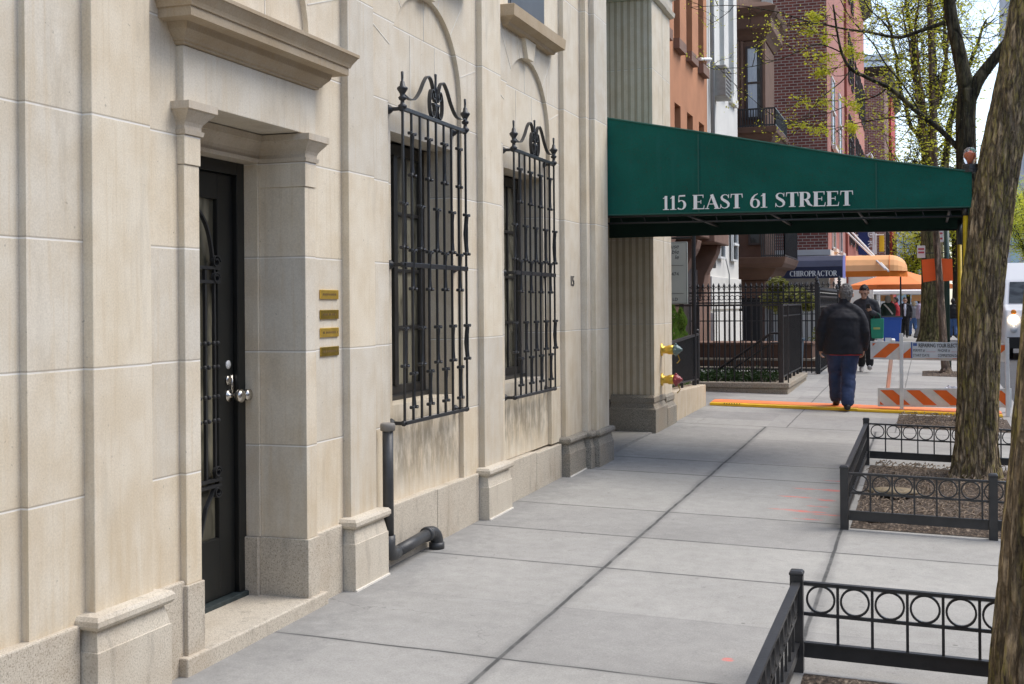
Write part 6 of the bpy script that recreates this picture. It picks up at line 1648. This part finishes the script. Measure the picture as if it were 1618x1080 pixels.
b=MB()
for dy in (-.045,.045): b.strap([(c.x-.07,c.y+dy,c.z+.19),(c.x-.05,c.y+dy*.5,c.z+.27),(c.x,c.y,c.z+.31),(c.x+.05,c.y+dy*.5,c.z+.27),(c.x+.07,c.y+dy,c.z+.19)],.02,.005,(0,1,0))
b.build('bag_handles',M['green_bag'],t)
# people farther down the pavement
def walk(ph=.14,bulk=1.0,**kw):
    j=dict(head=(0,.03,1.60),face=(0,1,-.05),neck=(0,0,1.48),chest=(0,0,1.27),hip=(0,0,.95),bulk=bulk,toplen=.10,
     shl=(-.195,0,1.40),ell=(-.25,-.05,1.12),wrl=(-.24,.08,.88),shr=(.195,0,1.40),elr=(.25,-.02,1.12),wrr=(.23,.14,.90),
     hpl=(-.09,0,.90),knl=(-.085,ph*.9,.50),anl=(-.08,ph*1.1,.10),hpr=(.09,0,.90),knr=(.085,-ph*.2,.49),anr=(.08,-ph*1.5,.13))
    j.update(kw); return j
def far(label,px,pyhead,Y,rz,J,cl,hgt=1.0):
    a=atY(Y,px,pyhead); person(label,(a.x,Y,gz(a.x,Y)),rz,J,cl,hgt,1.6)
far('man in a dark suit and pale shirt walking closer along the far pavement',1430,475,54,R(180),walk(.16),dict(hair=M['hair_black'],top=M['trousers'],legs=M['trousers'],shoe=M['shoe'],shirt=M['shirt']),1.0)
far('person in a red jacket standing behind the blue cart',1416,475,53,R(90),walk(.05,1.05),dict(hair=M['hair_black'],top=M['red_cloth'],legs=M['trousers'],shoe=M['shoe']),1.0)
far('person in a grey hood with a white bag strap, seen from behind',1403,475,50,R(5),walk(.05,1.05,hair='hood'),dict(hair=M['hair_white'],top=M['dark_green'],legs=M['trousers'],shoe=M['shoe'],strap=1),1.0)
far('fair-haired person in a grey coat and blue jeans on the far pavement',1443,478,57,R(20),walk(.18,1.0,hair='long'),dict(hair=M['hair_blond'],top=M['grey_cloth'],legs=M['jean_far'],shoe=M['shoe']),1.0)
far('person in a lilac top beside the foot of the mossy tree',1453,478,52,R(-90),walk(.12),dict(hair=M['hair_black'],top=M['lilac'],legs=M['grey_cloth'],shoe=M['shoe']),.98)
far('person in black standing farthest off on the pavement',1446,470,80,R(180),walk(.05),dict(hair=M['hair_black'],top=M['trousers'],legs=M['trousers'],shoe=M['shoe']),1.0)
far('person in black partly hidden behind the green lamp post',1506,478,56,R(10),walk(.1),dict(hair=M['hair_black'],top=M['trousers'],legs=M['jean_far'],shoe=M['shoe']),1.0)

# ================================================================== sky and light
w=bpy.data.worlds.new('World'); scene.world=w; w.use_nodes=True; nt_=w.node_tree; bg=nt_.nodes['Background']
sky=nt_.nodes.new('ShaderNodeTexSky'); sky.sky_type='NISHITA'; sky.sun_disc=False
SUN_EL, SUN_AZ = R(56), R(62)      # azimuth measured from +y towards +x
sky.sun_elevation=SUN_EL; sky.sun_rotation=SUN_AZ; sky.air_density=1.0; sky.dust_density=1.2; sky.ozone_density=1.0
hs=nt_.nodes.new('ShaderNodeHueSaturation'); hs.inputs['Saturation'].default_value=.80
nt_.links.new(sky.outputs[0],hs.inputs['Color']); nt_.links.new(hs.outputs[0],bg.inputs[0]); bg.inputs[1].default_value=.15
ld=bpy.data.lights.new('sun','SUN'); ld.energy=1.25; ld.angle=R(34); ld.color=(1,.95,.87)
lo=bpy.data.objects.new('sun',ld); COL.objects.link(lo)
d=Vector((math.sin(SUN_AZ)*math.cos(SUN_EL),math.cos(SUN_AZ)*math.cos(SUN_EL),math.sin(SUN_EL)))
lo.rotation_euler=d.to_track_quat('Z','Y').to_euler(); lo.location=(10,0,30)
scene.view_settings.view_transform='Standard'; scene.view_settings.look='None'; scene.view_settings.exposure=1.06; scene.view_settings.gamma=1
scene.cycles.max_bounces=8; scene.cycles.transparent_max_bounces=8
try: scene.cycles.use_denoising=True
except Exception: pass
